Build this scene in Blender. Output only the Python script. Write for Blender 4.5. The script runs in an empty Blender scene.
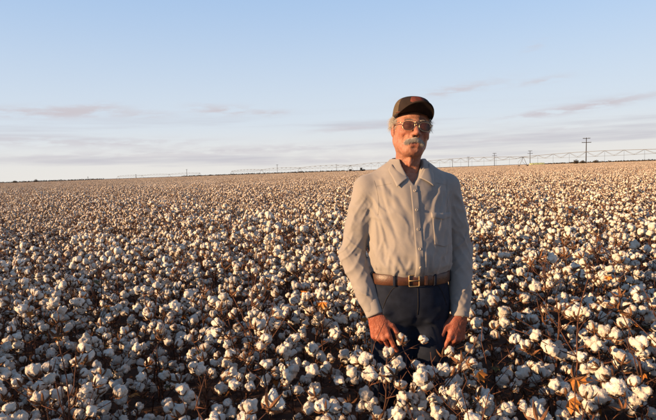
import bpy, bmesh, math, random
import numpy as np
from mathutils import Vector, Matrix
from mathutils.bvhtree import BVHTree

R = math.radians
scene = bpy.context.scene
COL = scene.collection

# ------------------------------------------------------------------ camera
CAM_H = 1.47
FPX = 550.0                      # focal length in pixels of the 656 wide photograph
PITCH, ROLL = 4.05, -2.0
cam_d = bpy.data.cameras.new('camera')
cam = bpy.data.objects.new('camera', cam_d); COL.objects.link(cam)
cam_d.sensor_width = 36.0
cam_d.lens = 36.0 * FPX / 656.0
cam_d.clip_start = 0.05; cam_d.clip_end = 30000
CAM_M = Matrix.Translation((0, 0, CAM_H)) @ Matrix.Rotation(R(90 - PITCH), 4, 'X') @ Matrix.Rotation(R(ROLL), 4, 'Z')
cam.matrix_world = CAM_M
scene.camera = cam
CAM_I = CAM_M.inverted()

def project(p):                  # world point -> photograph pixel
    q = CAM_I @ Vector(p)
    if q.z > -0.05: return None
    return (328 + FPX * q.x / -q.z, 210 - FPX * q.y / -q.z, -q.z)

def ground_at(px, dist):         # point on the ground plane in the direction of pixel column px
    hy = 171 - (px - 328) * math.tan(R(-ROLL))
    d = CAM_M.to_3x3() @ Vector(((px - 328) / FPX, -(hy - 210) / FPX, -1))
    d.z = 0; d.normalize()
    return d * dist

# ------------------------------------------------------------------ sky and sun
SUN_AZ, SUN_EL = 67.0, 12.0       # degrees left of straight behind the camera; elevation
s_dir = Vector((-math.sin(R(SUN_AZ)) * math.cos(R(SUN_EL)), -math.cos(R(SUN_AZ)) * math.cos(R(SUN_EL)), math.sin(R(SUN_EL))))
world = bpy.data.worlds.new('World'); scene.world = world; world.use_nodes = True
nt = world.node_tree; nt.nodes.clear()
def N(t, kind, **kw):
    n = t.nodes.new(kind)
    for k, v in kw.items(): setattr(n, k, v)
    return n
def mth(t, op, a, b=None, c=None, clamp=False):
    n = t.nodes.new('ShaderNodeMath'); n.operation = op; n.use_clamp = clamp
    for i, v in enumerate((a, b, c)):
        if v is None: continue
        if isinstance(v, (int, float)): n.inputs[i].default_value = v
        else: t.links.new(v, n.inputs[i])
    return n.outputs[0]
def mixc(t, fac, a, b, blend='MIX'):
    n = t.nodes.new('ShaderNodeMix'); n.data_type = 'RGBA'; n.blend_type = blend
    for s, v in ((0, fac), (6, a), (7, b)):
        if isinstance(v, (int, float)): n.inputs[s].default_value = v
        elif isinstance(v, (tuple, list)): n.inputs[s].default_value = (*v[:3], 1)
        else: t.links.new(v, n.inputs[s])
    return n.outputs[2]
def ramp(t, fac, a, b, lo=0.0, hi=1.0):
    n = t.nodes.new('ShaderNodeMapRange'); n.interpolation_type = 'SMOOTHSTEP'
    t.links.new(fac, n.inputs[0])
    for i, v in ((1, a), (2, b), (3, lo), (4, hi)): n.inputs[i].default_value = v
    return n.outputs[0]

SKY_STRENGTH = 0.070
sky = N(nt, 'ShaderNodeTexSky', sky_type='NISHITA', sun_disc=False)
sky.sun_elevation = R(SUN_EL)
sky.sun_rotation = math.atan2(s_dir.x, s_dir.y)
sky.air_density = 1.2; sky.dust_density = 0.8; sky.ozone_density = 4.0
tc = N(nt, 'ShaderNodeTexCoord'); sep = N(nt, 'ShaderNodeSeparateXYZ')
nt.links.new(tc.outputs['Generated'], sep.inputs[0])
az = mth(nt, 'ARCTAN2', sep.outputs[0], sep.outputs[1])
el = mth(nt, 'ARCSINE', sep.outputs[2])
def streaks(kx, ky, seed, scale=1.0, detail=5.0, tilt=0.0):
    c = N(nt, 'ShaderNodeCombineXYZ')
    nt.links.new(mth(nt, 'MULTIPLY', az, kx), c.inputs[0])
    nt.links.new(mth(nt, 'MULTIPLY', mth(nt, 'ADD', el, mth(nt, 'MULTIPLY', az, tilt)), ky), c.inputs[1])
    c.inputs[2].default_value = seed
    n = N(nt, 'ShaderNodeTexNoise'); n.inputs['Scale'].default_value = scale; n.inputs['Detail'].default_value = detail
    n.inputs['Roughness'].default_value = 0.55
    nt.links.new(c.outputs[0], n.inputs['Vector'])
    return n.outputs['Fac']
def blob(a0, e0, ra, re, slope=0.0):     # soft elongated patch in sky directions (radians)
    da = mth(nt, 'DIVIDE', mth(nt, 'SUBTRACT', az, a0), ra)
    lin = mth(nt, 'MULTIPLY', mth(nt, 'SUBTRACT', az, a0), slope)
    de = mth(nt, 'DIVIDE', mth(nt, 'SUBTRACT', mth(nt, 'SUBTRACT', el, e0), lin), re)
    d2 = mth(nt, 'ADD', mth(nt, 'MULTIPLY', da, da), mth(nt, 'MULTIPLY', de, de))
    return mth(nt, 'POWER', 2.718, mth(nt, 'MULTIPLY', d2, -1.0))
# pale veil near the horizon, thin streaky cloud, a few longer streaks
veil = ramp(nt, el, -0.02, 0.38, 1.0, 0.0)
col = mixc(nt, 1.0, sky.outputs[0], (1.0, 1.0, 1.0), 'MULTIPLY')
VEIL = N(nt, 'ShaderNodeRGB'); VEIL.outputs[0].default_value = (4.75, 5.0, 5.2, 1)
BLUE = N(nt, 'ShaderNodeRGB'); BLUE.outputs[0].default_value = (2.75, 3.95, 5.85, 1)
col = mixc(nt, ramp(nt, el, 0.25, 1.1, 0.75, 0.1), col, BLUE.outputs[0])
col = mixc(nt, mth(nt, 'MULTIPLY', veil, 0.92), col, VEIL.outputs[0])
CREAM = N(nt, 'ShaderNodeRGB'); CREAM.outputs[0].default_value = (5.3, 4.95, 4.5, 1)
col = mixc(nt, ramp(nt, el, 0.0, 0.10, 0.7, 0.0), col, CREAM.outputs[0])
n1 = streaks(2.2, 40.0, 3.7)
n2 = streaks(20.0, 100.0, 9.1, detail=7.0)
low = mth(nt, 'MULTIPLY', ramp(nt, n1, 0.45, 0.68), mth(nt, 'MULTIPLY', ramp(nt, el, 0.0, 0.02), ramp(nt, el, 0.07, 0.12, 1.0, 0.0)))
wispy = ramp(nt, n2, 0.36, 0.60)
CL = N(nt, 'ShaderNodeRGB'); CL.outputs[0].default_value = (3.3, 3.25, 3.65, 1)
CLP = N(nt, 'ShaderNodeRGB'); CLP.outputs[0].default_value = (3.8, 3.58, 3.85, 1)
col = mixc(nt, mth(nt, 'MULTIPLY', low, 0.72), col, CL.outputs[0])
def px_dir(px, py):
    d = CAM_M.to_3x3() @ Vector(((px - 328) / FPX, -(py - 210) / FPX, -1)); d.normalize()
    return math.atan2(d.x, d.y), math.asin(d.z)
for (px, py, w, h, slope, s) in ((250, 150, 150, 5, 0, .5), (120, 143, 80, 4, 0, .55), (60, 158, 90, 4, 0, .35), (310, 160, 90, 4, 0, .4), (20, 140, 60, 4, 0, .45), (85, 111, 40, 4, 0, .8), (270, 113, 16, 3, 0, .8), (200, 107, 14, 3, 0, .6), (410, 122, 30, 3, 0, .4), (500, 140, 60, 3, .03, .4), (590, 106, 55, 4.0, .10, 1.0), (540, 113, 30, 2.5, .10, .8), (455, 90, 40, 4.5, .12, .7), (540, 81, 22, 3, .1, .5),
                                 (225, 111, 26, 4.5, 0, .9), (60, 113, 30, 4.5, 0, .9), (100, 106, 18, 3, 0, .7), (10, 112, 22, 4, 0, .8), (145, 115, 25, 3, 0, .5),
                                 (350, 128, 34, 3, .05, .6), (535, 46, 9, 4, .3, .35), (570, 128, 22, 1.8, .08, .5)):
    a0, e0 = px_dir(px, py)
    m = blob(a0, e0, w / FPX, h / FPX, slope - math.tan(R(2.0)) * 0.0)
    m = mth(nt, 'MULTIPLY', m, mth(nt, 'MULTIPLY', wispy, 1.15 * s, clamp=True))
    col = mixc(nt, m, col, CLP.outputs[0])
bg = N(nt, 'ShaderNodeBackground'); bg.inputs[1].default_value = SKY_STRENGTH
nt.links.new(col, bg.inputs[0])
wo = N(nt, 'ShaderNodeOutputWorld'); nt.links.new(bg.outputs[0], wo.inputs[0])

sun_d = bpy.data.lights.new('sun', 'SUN'); sun = bpy.data.objects.new('sun', sun_d); COL.objects.link(sun)
sun_d.energy = 5.0; sun_d.angle = R(0.6); sun_d.color = (1.0, 0.63, 0.32)
sun.rotation_euler = s_dir.to_track_quat('Z', 'Y').to_euler()
sun.location = s_dir * 50
vs = scene.view_settings
vs.view_transform = 'Standard'; vs.look = 'None'; vs.gamma = 1.0; vs.use_curve_mapping = False
vs.exposure = 1.2
scene.render.film_transparent = False
scene.cycles.use_denoising = True
scene.cycles.max_bounces = 6; scene.cycles.diffuse_bounces = 3; scene.cycles.glossy_bounces = 2
scene.cycles.transparent_max_bounces = 8

# ------------------------------------------------------------------ materials
def mat(name, base, rough=0.8, vary=None, scale=20.0, bump=0.0, bscale=80.0, rnd=0.0, spec=0.2, metal=0.0, sss=0.0, attr=None, coords='Object', detail=4.0, sheen=0.0):
    m = bpy.data.materials.new(name); m.use_nodes = True
    t = m.node_tree; b = t.nodes['Principled BSDF']
    b.inputs['Roughness'].default_value = rough
    b.inputs['Specular IOR Level'].default_value = spec
    b.inputs['Metallic'].default_value = metal
    c = N(t, 'ShaderNodeTexCoord')
    out = None
    if vary:
        n = N(t, 'ShaderNodeTexNoise'); n.inputs['Scale'].default_value = scale; n.inputs['Detail'].default_value = detail
        t.links.new(c.outputs[coords], n.inputs['Vector'])
        out = mixc(t, ramp(t, n.outputs['Fac'], 0.32, 0.68), base, vary)
    if rnd:
        oi = N(t, 'ShaderNodeObjectInfo')
        hs = N(t, 'ShaderNodeHueSaturation')
        if out: t.links.new(out, hs.inputs['Color'])
        else: hs.inputs['Color'].default_value = (*base, 1)
        mr = N(t, 'ShaderNodeMapRange'); mr.inputs[3].default_value = 1 - rnd; mr.inputs[4].default_value = 1 + rnd * .4
        t.links.new(oi.outputs['Random'], mr.inputs[0]); t.links.new(mr.outputs[0], hs.inputs['Value'])
        out = hs.outputs[0]
    if attr:
        a = N(t, 'ShaderNodeAttribute', attribute_name=attr)
        out = mixc(t, 1.0, out if out else base, a.outputs['Color'], 'MULTIPLY')
    if out: t.links.new(out, b.inputs['Base Color'])
    else: b.inputs['Base Color'].default_value = (*base, 1)
    if bump:
        n = N(t, 'ShaderNodeTexNoise'); n.inputs['Scale'].default_value = bscale; n.inputs['Detail'].default_value = 5
        t.links.new(c.outputs[coords], n.inputs['Vector'])
        bp = N(t, 'ShaderNodeBump'); bp.inputs['Strength'].default_value = bump; bp.inputs['Distance'].default_value = 0.01
        t.links.new(n.outputs['Fac'], bp.inputs['Height']); t.links.new(bp.outputs[0], b.inputs['Normal'])
    if sss:
        b.inputs['Subsurface Weight'].default_value = sss
        b.inputs['Subsurface Radius'].default_value = (1.0, 0.35, 0.2); b.inputs['Subsurface Scale'].default_value = 0.006
    if sheen:
        b.inputs['Sheen Weight'].default_value = sheen
    return m

M = {}
M['lint'] = mat('cotton_lint', (0.66, 0.61, 0.545), 1.0, (0.52, 0.455, 0.38), 22, bump=0.5, bscale=170, rnd=0.22, spec=0.0)
M['lint_far'] = mat('cotton_lint_far', (0.66, 0.60, 0.525), 1.0, (0.50, 0.415, 0.33), 9, rnd=0.15, spec=0.0)
M['bur'] = mat('dry_bur', (0.17, 0.075, 0.034), 0.8, (0.09, 0.045, 0.024), 40, rnd=0.35)
M['stem'] = mat('cotton_stalk', (0.115, 0.047, 0.028), 0.75, (0.065, 0.032, 0.022), 30, rnd=0.35)
M['leaf'] = mat('dry_leaf', (0.50, 0.20, 0.035), 0.7, (0.28, 0.10, 0.03), 25, rnd=0.5)
M['leaf_g'] = mat('withered_green_leaf', (0.05, 0.06, 0.02), 0.7, (0.10, 0.06, 0.025), 20, rnd=0.5)
M['soil'] = mat('soil', (0.085, 0.046, 0.03), 0.95, (0.05, 0.028, 0.02), 3.5, bump=0.8, bscale=9, coords='Object')
M['shirt'] = mat('khaki_shirt_cloth', (0.240, 0.219, 0.206), 0.85, (0.220, 0.200, 0.188), 14, bump=0.10, bscale=700, sheen=0.15)
M['seam'] = mat('shirt_seam', (0.20, 0.177, 0.155), 0.9)
M['button'] = mat('shirt_button', (0.36, 0.31, 0.25), 0.4, spec=0.4)
M['denim'] = mat('dark_denim', (0.006, 0.0088, 0.018), 0.9, (0.010, 0.014, 0.027), 30, bump=0.2, bscale=600)
M['thread'] = mat('seam_thread', (0.014, 0.012, 0.012), 0.8)
M['belt'] = mat('brown_leather', (0.075, 0.026, 0.012), 0.45, (0.04, 0.016, 0.008), 25, bump=0.15, bscale=200, spec=0.5)
M['brass'] = mat('worn_brass', (0.30, 0.22, 0.12), 0.5, metal=0.7)
M['skin'] = mat('weathered_skin', (0.30, 0.148, 0.10), 0.5, (0.25, 0.108, 0.070), 75, bump=0.32, bscale=210, spec=0.35, sss=0.25, attr='tint')
M['hair'] = mat('grey_hair', (0.47, 0.43, 0.385), 0.6, (0.25, 0.22, 0.195), 420, spec=0.4)
M['cap'] = mat('dark_brown_cap_cloth', (0.022, 0.0135, 0.011), 0.9, (0.016, 0.010, 0.008), 30, bump=0.2, bscale=400)
M['cap_side'] = mat('tan_cap_mesh', (0.12, 0.084, 0.05), 0.95, (0.06, 0.045, 0.028), 260, bump=0.5, bscale=300)
M['patch'] = mat('red_cap_patch', (0.15, 0.035, 0.025), 0.8, (0.08, 0.028, 0.02), 70)
M['frame'] = mat('gold_frame', (0.55, 0.38, 0.22), 0.3, metal=1.0)
M['boot'] = mat('boot_leather', (0.06, 0.035, 0.022), 0.6, bump=0.2, bscale=60)
M['wood'] = mat('weathered_pole_wood', (0.035, 0.027, 0.022), 0.9, (0.025, 0.02, 0.017), 2)
M['steel'] = mat('galvanised_steel', (0.15, 0.16, 0.18), 0.6)
M['dark'] = mat('dark_paint', (0.025, 0.022, 0.022), 0.6)
M['tyre'] = mat('tyre_rubber', (0.02, 0.02, 0.02), 0.9)
M['tarp'] = mat('green_cover', (0.42, 0.46, 0.22), 0.6, (0.46, 0.50, 0.27), 1.5)
M['bale'] = mat('pressed_cotton', (0.6, 0.56, 0.48), 1.0, (0.45, 0.4, 0.33), 3)
M['scrub'] = mat('scrub_leaf', (0.035, 0.032, 0.020), 0.9, (0.06, 0.04, 0.025), 2)
M['glass'] = mat('dark_glass', (0.02, 0.025, 0.03), 0.1, spec=0.6)
m = bpy.data.materials.new('brown_tinted_lens'); m.use_nodes = True
b = m.node_tree.nodes['Principled BSDF']
b.inputs['Base Color'].default_value = (0.05, 0.017, 0.011, 1); b.inputs['Roughness'].default_value = 0.12
b.inputs['Specular IOR Level'].default_value = 0.2; b.inputs['Alpha'].default_value = 0.9
M['lens'] = m

# ------------------------------------------------------------------ mesh helpers
class MB:
    def __init__(s): s.v = []; s.f = []; s.m = []
    def add(s, v, f, mi=0):
        o = len(s.v); s.v += [tuple(p) for p in v]
        s.f += [tuple(i + o for i in q) for q in f]; s.m += [mi] * len(f)
    def tube(s, pts, rad, n=4, mi=0, cap=True):
        pts = [Vector(p) for p in pts]
        if isinstance(rad, (int, float)): rad = [rad] * len(pts)
        up = None; rings = []
        for i, p in enumerate(pts):
            d = (pts[min(i + 1, len(pts) - 1)] - pts[max(i - 1, 0)])
            d = d.normalized() if d.length > 1e-9 else Vector((0, 0, 1))
            if up is None: up = d.orthogonal().normalized()
            up = (up - d * up.dot(d)); up = up.normalized() if up.length > 1e-6 else d.orthogonal().normalized()
            w = d.cross(up)
            rings.append([p + (up * math.cos(2 * math.pi * k / n) + w * math.sin(2 * math.pi * k / n)) * rad[i] for k in range(n)])
        v = [q for r in rings for q in r]; f = []
        for i in range(len(pts) - 1):
            for k in range(n):
                a, b = i * n + k, i * n + (k + 1) % n
                f.append((a, b, b + n, a + n))
        if cap:
            f.append(tuple(reversed(range(n)))); f.append(tuple(range(len(v) - n, len(v))))
        s.add(v, f, mi)
    def box(s, lo, hi, mi=0, M4=None):
        v = [Vector((x, y, z)) for z in (lo[2], hi[2]) for y in (lo[1], hi[1]) for x in (lo[0], hi[0])]
        if M4 is not None: v = [M4 @ p for p in v]
        s.add(v, [(0, 2, 3, 1), (4, 5, 7, 6), (0, 1, 5, 4), (1, 3, 7, 5), (3, 2, 6, 7), (2, 0, 4, 6)], mi)
    def ico(s, c, r, sub=1, mi=0, jit=0.0, rng=random, rot=True, M4=None):
        vs, fs = ICO[sub]
        Rm = Matrix.Rotation(rng.uniform(0, 6.28), 3, Vector((rng.uniform(-1, 1), rng.uniform(-1, 1), 1))) if rot else Matrix.Identity(3)
        out = []
        for p in vs:
            q = Rm @ p
            q = Vector((q.x * r[0], q.y * r[1], q.z * r[2])) * (1 + rng.uniform(-jit, jit))
            q = q + Vector(c)
            out.append(M4 @ q if M4 is not None else q)
        s.add(out, fs, mi)
    def mesh(s, name, mats, smooth=True):
        me = bpy.data.meshes.new(name); me.from_pydata(s.v, [], s.f)
        for mm in mats: me.materials.append(mm)
        if len(mats) > 1: me.polygons.foreach_set('material_index', s.m)
        if smooth: me.polygons.foreach_set('use_smooth', [True] * len(s.f))
        me.update(); return me
    def build(s, name, mats, parent=None, smooth=True):
        if not isinstance(mats, (list, tuple)): mats = [mats]
        return link(name, s.mesh(name, mats, smooth), parent)
def link(name, me, parent=None):
    o = bpy.data.objects.new(name, me); COL.objects.link(o)
    if parent is not None: o.parent = parent
    return o
ICO = {}
for sub in (1, 2, 3):
    bm = bmesh.new(); bmesh.ops.create_icosphere(bm, subdivisions=sub, radius=1)
    ICO[sub] = ([v.co.copy() for v in bm.verts], [tuple(v.index for v in f.verts) for f in bm.faces]); bm.free()
def empty(name, loc=(0, 0, 0), rz=0):
    o = bpy.data.objects.new(name, None); COL.objects.link(o); o.location = loc; o.rotation_euler.z = rz
    o.empty_display_size = 0.1; return o
def tag(o, label=None, cat=None, group=None, kind=None):
    if label: o['label'] = label
    if cat: o['category'] = cat
    if group: o['group'] = group
    if kind: o['kind'] = kind
    return o

# ------------------------------------------------------------------ implicit surfaces (numpy) -> quads
class Field:
    def __init__(s, lo, hi, h):
        s.h = h; s.lo = np.array(lo, float)
        s.ax = [np.arange(lo[i], hi[i] + h, h) for i in range(3)]
        s.f = np.full([len(a) for a in s.ax], 9.0, np.float32)
    def sl(s, lo, hi):
        out = []
        for i in range(3):
            a = int(np.clip(math.floor((lo[i] - s.lo[i]) / s.h), 0, len(s.ax[i]))); b = int(np.clip(math.ceil((hi[i] - s.lo[i]) / s.h) + 1, 0, len(s.ax[i])))
            out.append(slice(a, b))
        return tuple(out)
    def _do(s, prim, k, mode):
        fn, lo, hi = prim; mg = k + 5 * s.h
        sl = s.sl([v - mg for v in lo], [v + mg for v in hi])
        if any(q.stop <= q.start for q in sl): return
        X = s.ax[0][sl[0]][:, None, None]; Y = s.ax[1][sl[1]][None, :, None]; Z = s.ax[2][sl[2]][None, None, :]
        d = fn(X, Y, Z); a = s.f[sl]; k = max(k, 1e-5)
        if mode == 'u':
            h = np.clip(.5 + .5 * (d - a) / k, 0, 1); s.f[sl] = d + (a - d) * h - k * h * (1 - h)
        elif mode == 's':
            d = -d; h = np.clip(.5 - .5 * (d - a) / k, 0, 1); s.f[sl] = d + (a - d) * h + k * h * (1 - h)
        else:
            s.f[sl] = a + d
    def u(s, prim, k=.01): s._do(prim, k, 'u'); return s
    def s_(s, prim, k=.01): s._do(prim, k, 's'); return s
    def d(s, prim): s._do(prim, 0.0, 'd'); return s
    def noise(s, amp, scale, seed, width=.03):
        idx = np.nonzero(np.abs(s.f) < width)
        p = np.stack([s.ax[i][idx[i]] for i in range(3)], 1)
        s.f[idx] += amp * vnoise(p * np.array(scale), seed)
    def ridges(s, amp, coords, mask, seed, width=.025, sharp=2.2):   # long thin creases; coords/mask map points to noise space
        idx = np.nonzero(np.abs(s.f) < width)
        p = np.stack([s.ax[i][idx[i]] for i in range(3)], 1)
        w = p + .02 * np.stack([vnoise(p * 14, seed + k) for k in (1, 2, 3)], 1)
        n = vnoise(coords(w), seed)
        s.f[idx] -= amp * np.clip(1 - sharp * np.abs(n), 0, 1) ** 1.4 * mask(p)
    def nets(s):
        f = s.f; sg = f < 0
        n = [k - 1 for k in f.shape]
        cnt = np.zeros(n, np.int8)
        for i in (0, 1):
            for j in (0, 1):
                for k in (0, 1): cnt += sg[i:i + n[0], j:j + n[1], k:k + n[2]]
        act = (cnt > 0) & (cnt < 8)
        I = np.stack(np.nonzero(act), 1)
        idm = np.full(n, -1, np.int32); idm[act] = np.arange(len(I))
        acc = np.zeros((len(I), 3)); num = np.zeros(len(I))
        cs = [(i, j, k) for i in (0, 1) for j in (0, 1) for k in (0, 1)]
        for a in cs:
            for ax in range(3):
                if a[ax]: continue
                b = list(a); b[ax] = 1
                fa = f[I[:, 0] + a[0], I[:, 1] + a[1], I[:, 2] + a[2]]; fb = f[I[:, 0] + b[0], I[:, 1] + b[1], I[:, 2] + b[2]]
                c = (fa < 0) != (fb < 0)
                t = np.where(c, fa / np.where(c, fa - fb, 1), 0)
                p = np.tile(np.array(a, float), (len(I), 1)); p[:, ax] = t
                acc[c] += p[c]; num[c] += 1
        V = (I + acc / num[:, None]) * s.h + s.lo
        Q = []
        for ax in range(3):
            o = [k for k in range(3) if k != ax]
            sh = list(f.shape); A = [slice(None)] * 3; B = [slice(None)] * 3
            A[ax] = slice(0, -1); B[ax] = slice(1, None)
            sa, sb = sg[tuple(A)], sg[tuple(B)]
            ch = sa != sb
            E = np.stack(np.nonzero(ch), 1)
            ok = (E[:, o[0]] > 0) & (E[:, o[1]] > 0) & (E[:, o[0]] < n[o[0]]) & (E[:, o[1]] < n[o[1]]); E = E[ok]
            def cell(d0, d1):
                C = E.copy(); C[:, o[0]] -= d0; C[:, o[1]] -= d1
                return idm[C[:, 0], C[:, 1], C[:, 2]]
            q = np.stack([cell(1, 1), cell(0, 1), cell(0, 0), cell(1, 0)], 1)
            ins = sa[E[:, 0], E[:, 1], E[:, 2]]
            if ax == 1: ins = ~ins
            q[~ins] = q[~ins][:, ::-1]
            Q.append(q)
        Q = np.concatenate(Q); Q = Q[(Q >= 0).all(1)]
        return V, Q
_rs = np.random.RandomState(5)
_lat = _rs.rand(32, 32, 32) * 2 - 1
def vnoise(p, seed):
    p = p + seed * 7.31
    i = np.floor(p).astype(int); t = p - i; t = t * t * (3 - 2 * t)
    r = 0
    for a in (0, 1):
        for b in (0, 1):
            for c in (0, 1):
                w = (t[:, 0] if a else 1 - t[:, 0]) * (t[:, 1] if b else 1 - t[:, 1]) * (t[:, 2] if c else 1 - t[:, 2])
                r = r + w * _lat[(i[:, 0] + a) % 32, (i[:, 1] + b) % 32, (i[:, 2] + c) % 32]
    return r
def cap_(a, b, ra, rb=None):
    rb = ra if rb is None else rb
    a = np.array(a, float); b = np.array(b, float); ba = b - a; L = max(float(ba @ ba), 1e-12)
    def fn(X, Y, Z):
        x, y, z = X - a[0], Y - a[1], Z - a[2]
        t = np.clip((x * ba[0] + y * ba[1] + z * ba[2]) / L, 0, 1)
        return np.sqrt((x - t * ba[0]) ** 2 + (y - t * ba[1]) ** 2 + (z - t * ba[2]) ** 2) - (ra + t * (rb - ra))
    m = max(ra, rb); return fn, np.minimum(a, b) - m, np.maximum(a, b) + m
def ell(c, r):
    c = np.array(c, float); r = np.array(r, float)
    def fn(X, Y, Z):
        x, y, z = (X - c[0]), (Y - c[1]), (Z - c[2])
        k0 = np.sqrt((x / r[0]) ** 2 + (y / r[1]) ** 2 + (z / r[2]) ** 2)
        k1 = np.sqrt((x / r[0] ** 2) ** 2 + (y / r[1] ** 2) ** 2 + (z / r[2] ** 2) ** 2) + 1e-9
        return k0 * (k0 - 1) / k1
    return fn, c - r, c + r
def loft(tab, n=2.3):       # rows (z, half width, half depth, x, y)
    T = np.array(sorted(tab), float); z0, z1 = T[0, 0], T[-1, 0]
    def fn(X, Y, Z):
        a, b, cx, cy = (np.interp(Z, T[:, 0], T[:, i]) for i in (1, 2, 3, 4))
        q = (np.abs((X - cx) / a) ** n + np.abs((Y - cy) / b) ** n) ** (1 / n)
        d = (q - 1) * np.minimum(a, b)
        return np.maximum(np.maximum(d, Z - z1), z0 - Z)
    m = T[:, 1].max(); mb = T[:, 2].max()
    return fn, np.array((-m - .02 + T[:, 3].min(), -mb + T[:, 4].min(), z0)), np.array((m + .02 + T[:, 3].max(), mb + T[:, 4].max(), z1))
def fold(pts, w, h):        # a raised (h > 0) or sunk crease along a polyline
    P = [np.array(p, float) for p in pts]
    lens = [np.linalg.norm(P[i + 1] - P[i]) for i in range(len(P) - 1)]; tot = sum(lens)
    def fn(X, Y, Z):
        best = None; tt = None; acc = 0
        for i in range(len(P) - 1):
            a, ba = P[i], P[i + 1] - P[i]
            x, y, z = X - a[0], Y - a[1], Z - a[2]
            t = np.clip((x * ba[0] + y * ba[1] + z * ba[2]) / (lens[i] ** 2 + 1e-12), 0, 1)
            d2 = (x - t * ba[0]) ** 2 + (y - t * ba[1]) ** 2 + (z - t * ba[2]) ** 2
            u = (acc + t * lens[i]) / tot; acc += lens[i]
            if best is None: best, tt = d2, u
            else:
                c = d2 < best; best = np.where(c, d2, best); tt = np.where(c, u, tt)
        return -h * np.exp(-best / (w * w)) * np.sqrt(np.clip(np.sin(np.pi * np.clip(tt, .03, .97)), 0, 1))
    A = np.min(P, 0) - 2.2 * w; B = np.max(P, 0) + 2.2 * w
    return fn, A, B
def grid_mesh(name, V, Q, mats, tint=None):
    me = bpy.data.meshes.new(name); me.from_pydata(np.asarray(V).tolist(), [], np.asarray(Q).tolist())
    for mm in (mats if isinstance(mats, (list, tuple)) else [mats]): me.materials.append(mm)
    me.polygons.foreach_set('use_smooth', [True] * len(me.polygons))
    if tint is not None:
        a = me.color_attributes.new('tint', 'FLOAT_COLOR', 'POINT')
        a.data.foreach_set('color', np.concatenate([tint, np.ones((len(tint), 1))], 1).astype(np.float32).ravel())
    me.update(); return me
def relax(V, Q, it=1, lam=.5):
    V = V.copy()
    for _ in range(it):
        S = np.zeros_like(V); C = np.zeros(len(V))
        for a, b in ((0, 1), (1, 2), (2, 3), (3, 0)):
            np.add.at(S, Q[:, a], V[Q[:, b]]); np.add.at(C, Q[:, a], 1)
            np.add.at(S, Q[:, b], V[Q[:, a]]); np.add.at(C, Q[:, b], 1)
        V += lam * (S / np.maximum(C, 1)[:, None] - V)
    return V

# ------------------------------------------------------------------ ground
mb = MB(); nseg = 64
rings = [0.0, 8, 60, 400, 2000, 9000]
vv = [(0, 0, 0)]; ff = []
for i, r in enumerate(rings[1:]):
    for k in range(nseg): vv.append((r * math.cos(2 * math.pi * k / nseg), r * math.sin(2 * math.pi * k / nseg), 0))
for k in range(nseg): ff.append((0, 1 + k, 1 + (k + 1) % nseg))
for i in range(len(rings) - 2):
    for k in range(nseg):
        a = 1 + i * nseg; ff.append((a + k, a + nseg + k, a + nseg + (k + 1) % nseg, a + (k + 1) % nseg))
mb.add(vv, ff)
g = mb.build('ground', M['soil']); tag(g, 'bare brown field soil under the cotton plants', 'ground', kind='structure')
# ------------------------------------------------------------------ the man
MAN_X, MAN_Y = 0.336, 2.47
rng = random.Random(11)
SHO = {s: np.array((s * .186, .012, 1.381)) for s in (-1, 1)}
ELB = {-1: np.array((-.252, .03, 1.085)), 1: np.array((.250, .03, 1.085))}
WRI = {-1: np.array((-.172, -.075, .832)), 1: np.array((.216, -.07, .805))}
# head: built in its own frame (origin between the ears at eye level, face towards -Y)
HEAD_M = Matrix.Translation((.004, -.035, 1.642)) @ Matrix.Rotation(R(-3), 4, 'Z') @ Matrix.Rotation(R(-3), 4, 'X') @ Matrix.Rotation(R(5.5), 4, 'Y') @ Matrix.Diagonal((1.0, 1.02, 1.02, 1))
HI = HEAD_M.inverted()
def to_head(p): return tuple(HI @ Vector(p))
F = Field((-.13, -.16, -.26), (.13, .14, .15), .0026)
F.u(ell((0, .018, .034), (.076, .098, .088)), .01)
F.u(ell((0, -.02, -.04), (.0655, .072, .078)), .03)
F.u(ell((0, -.062, -.094), (.027, .026, .024)), .03)
for s in (-1, 1):
    F.u(cap_((s * .055, .012, -.052), (s * .024, -.055, -.097), .020, .018), .03)
    F.u(ell((s * .042, -.062, -.024), (.023, .022, .02)), .02)
    F.u(cap_((s * .008, -.087, .024), (s * .045, -.07, .022), .010, .009), .014)
    F.s_(ell((s * .032, -.097, .001), (.018, .014, .012)), .012)
    F.u(ell((s * .032, -.076, .0), (.0135, .0135, .0125)), .003)
F.u(cap_((0, -.088, .014), (0, -.117, -.029), .0085, .0125), .012)
for s in (-1, 1): F.u(ell((s * .0135, -.103, -.034), (.0095, .012, .009)), .008)
for s in (-1, 1): F.s_(ell((s * .008, -.112, -.046), (.004, .006, .004)), .003)
F.u(cap_((-.018, -.086, -.062), (.018, -.086, -.062), .011, .011), .02)
F.u(cap_((-.015, -.088, -.079), (.015, -.088, -.079), .0075, .0075), .01)
F.d(fold([(-.026, -.083, -.073), (0, -.1, -.071), (.026, -.083, -.073)], .0035, -.0035))
F.d(fold([(-.018, -.083, -.09), (0, -.092, -.091), (.018, -.083, -.09)], .006, -.002))
for s in (-1, 1):
    F.d(fold([(s * .019, -.1, -.036), (s * .031, -.09, -.055), (s * .036, -.078, -.078)], .0045, -.004))
    F.d(fold([(s * .04, -.08, -.03), (s * .045, -.072, -.055), (s * .042, -.062, -.085)], .007, -.004))
    F.d(fold([(s * .05, -.07, .004), (s * .062, -.05, .004), (s * .066, -.035, -.004)], .0035, -.0022))
for z in (.034, .043, .052):
    F.d(fold([(-.04, -.075, z), (0, -.09, z - .002), (.04, -.075, z)], .003, -.0016))
for s in (-1, 1): F.d(fold([(s * .004, -.09, .03), (s * .005, -.095, .014)], .003, -.002))
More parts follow.
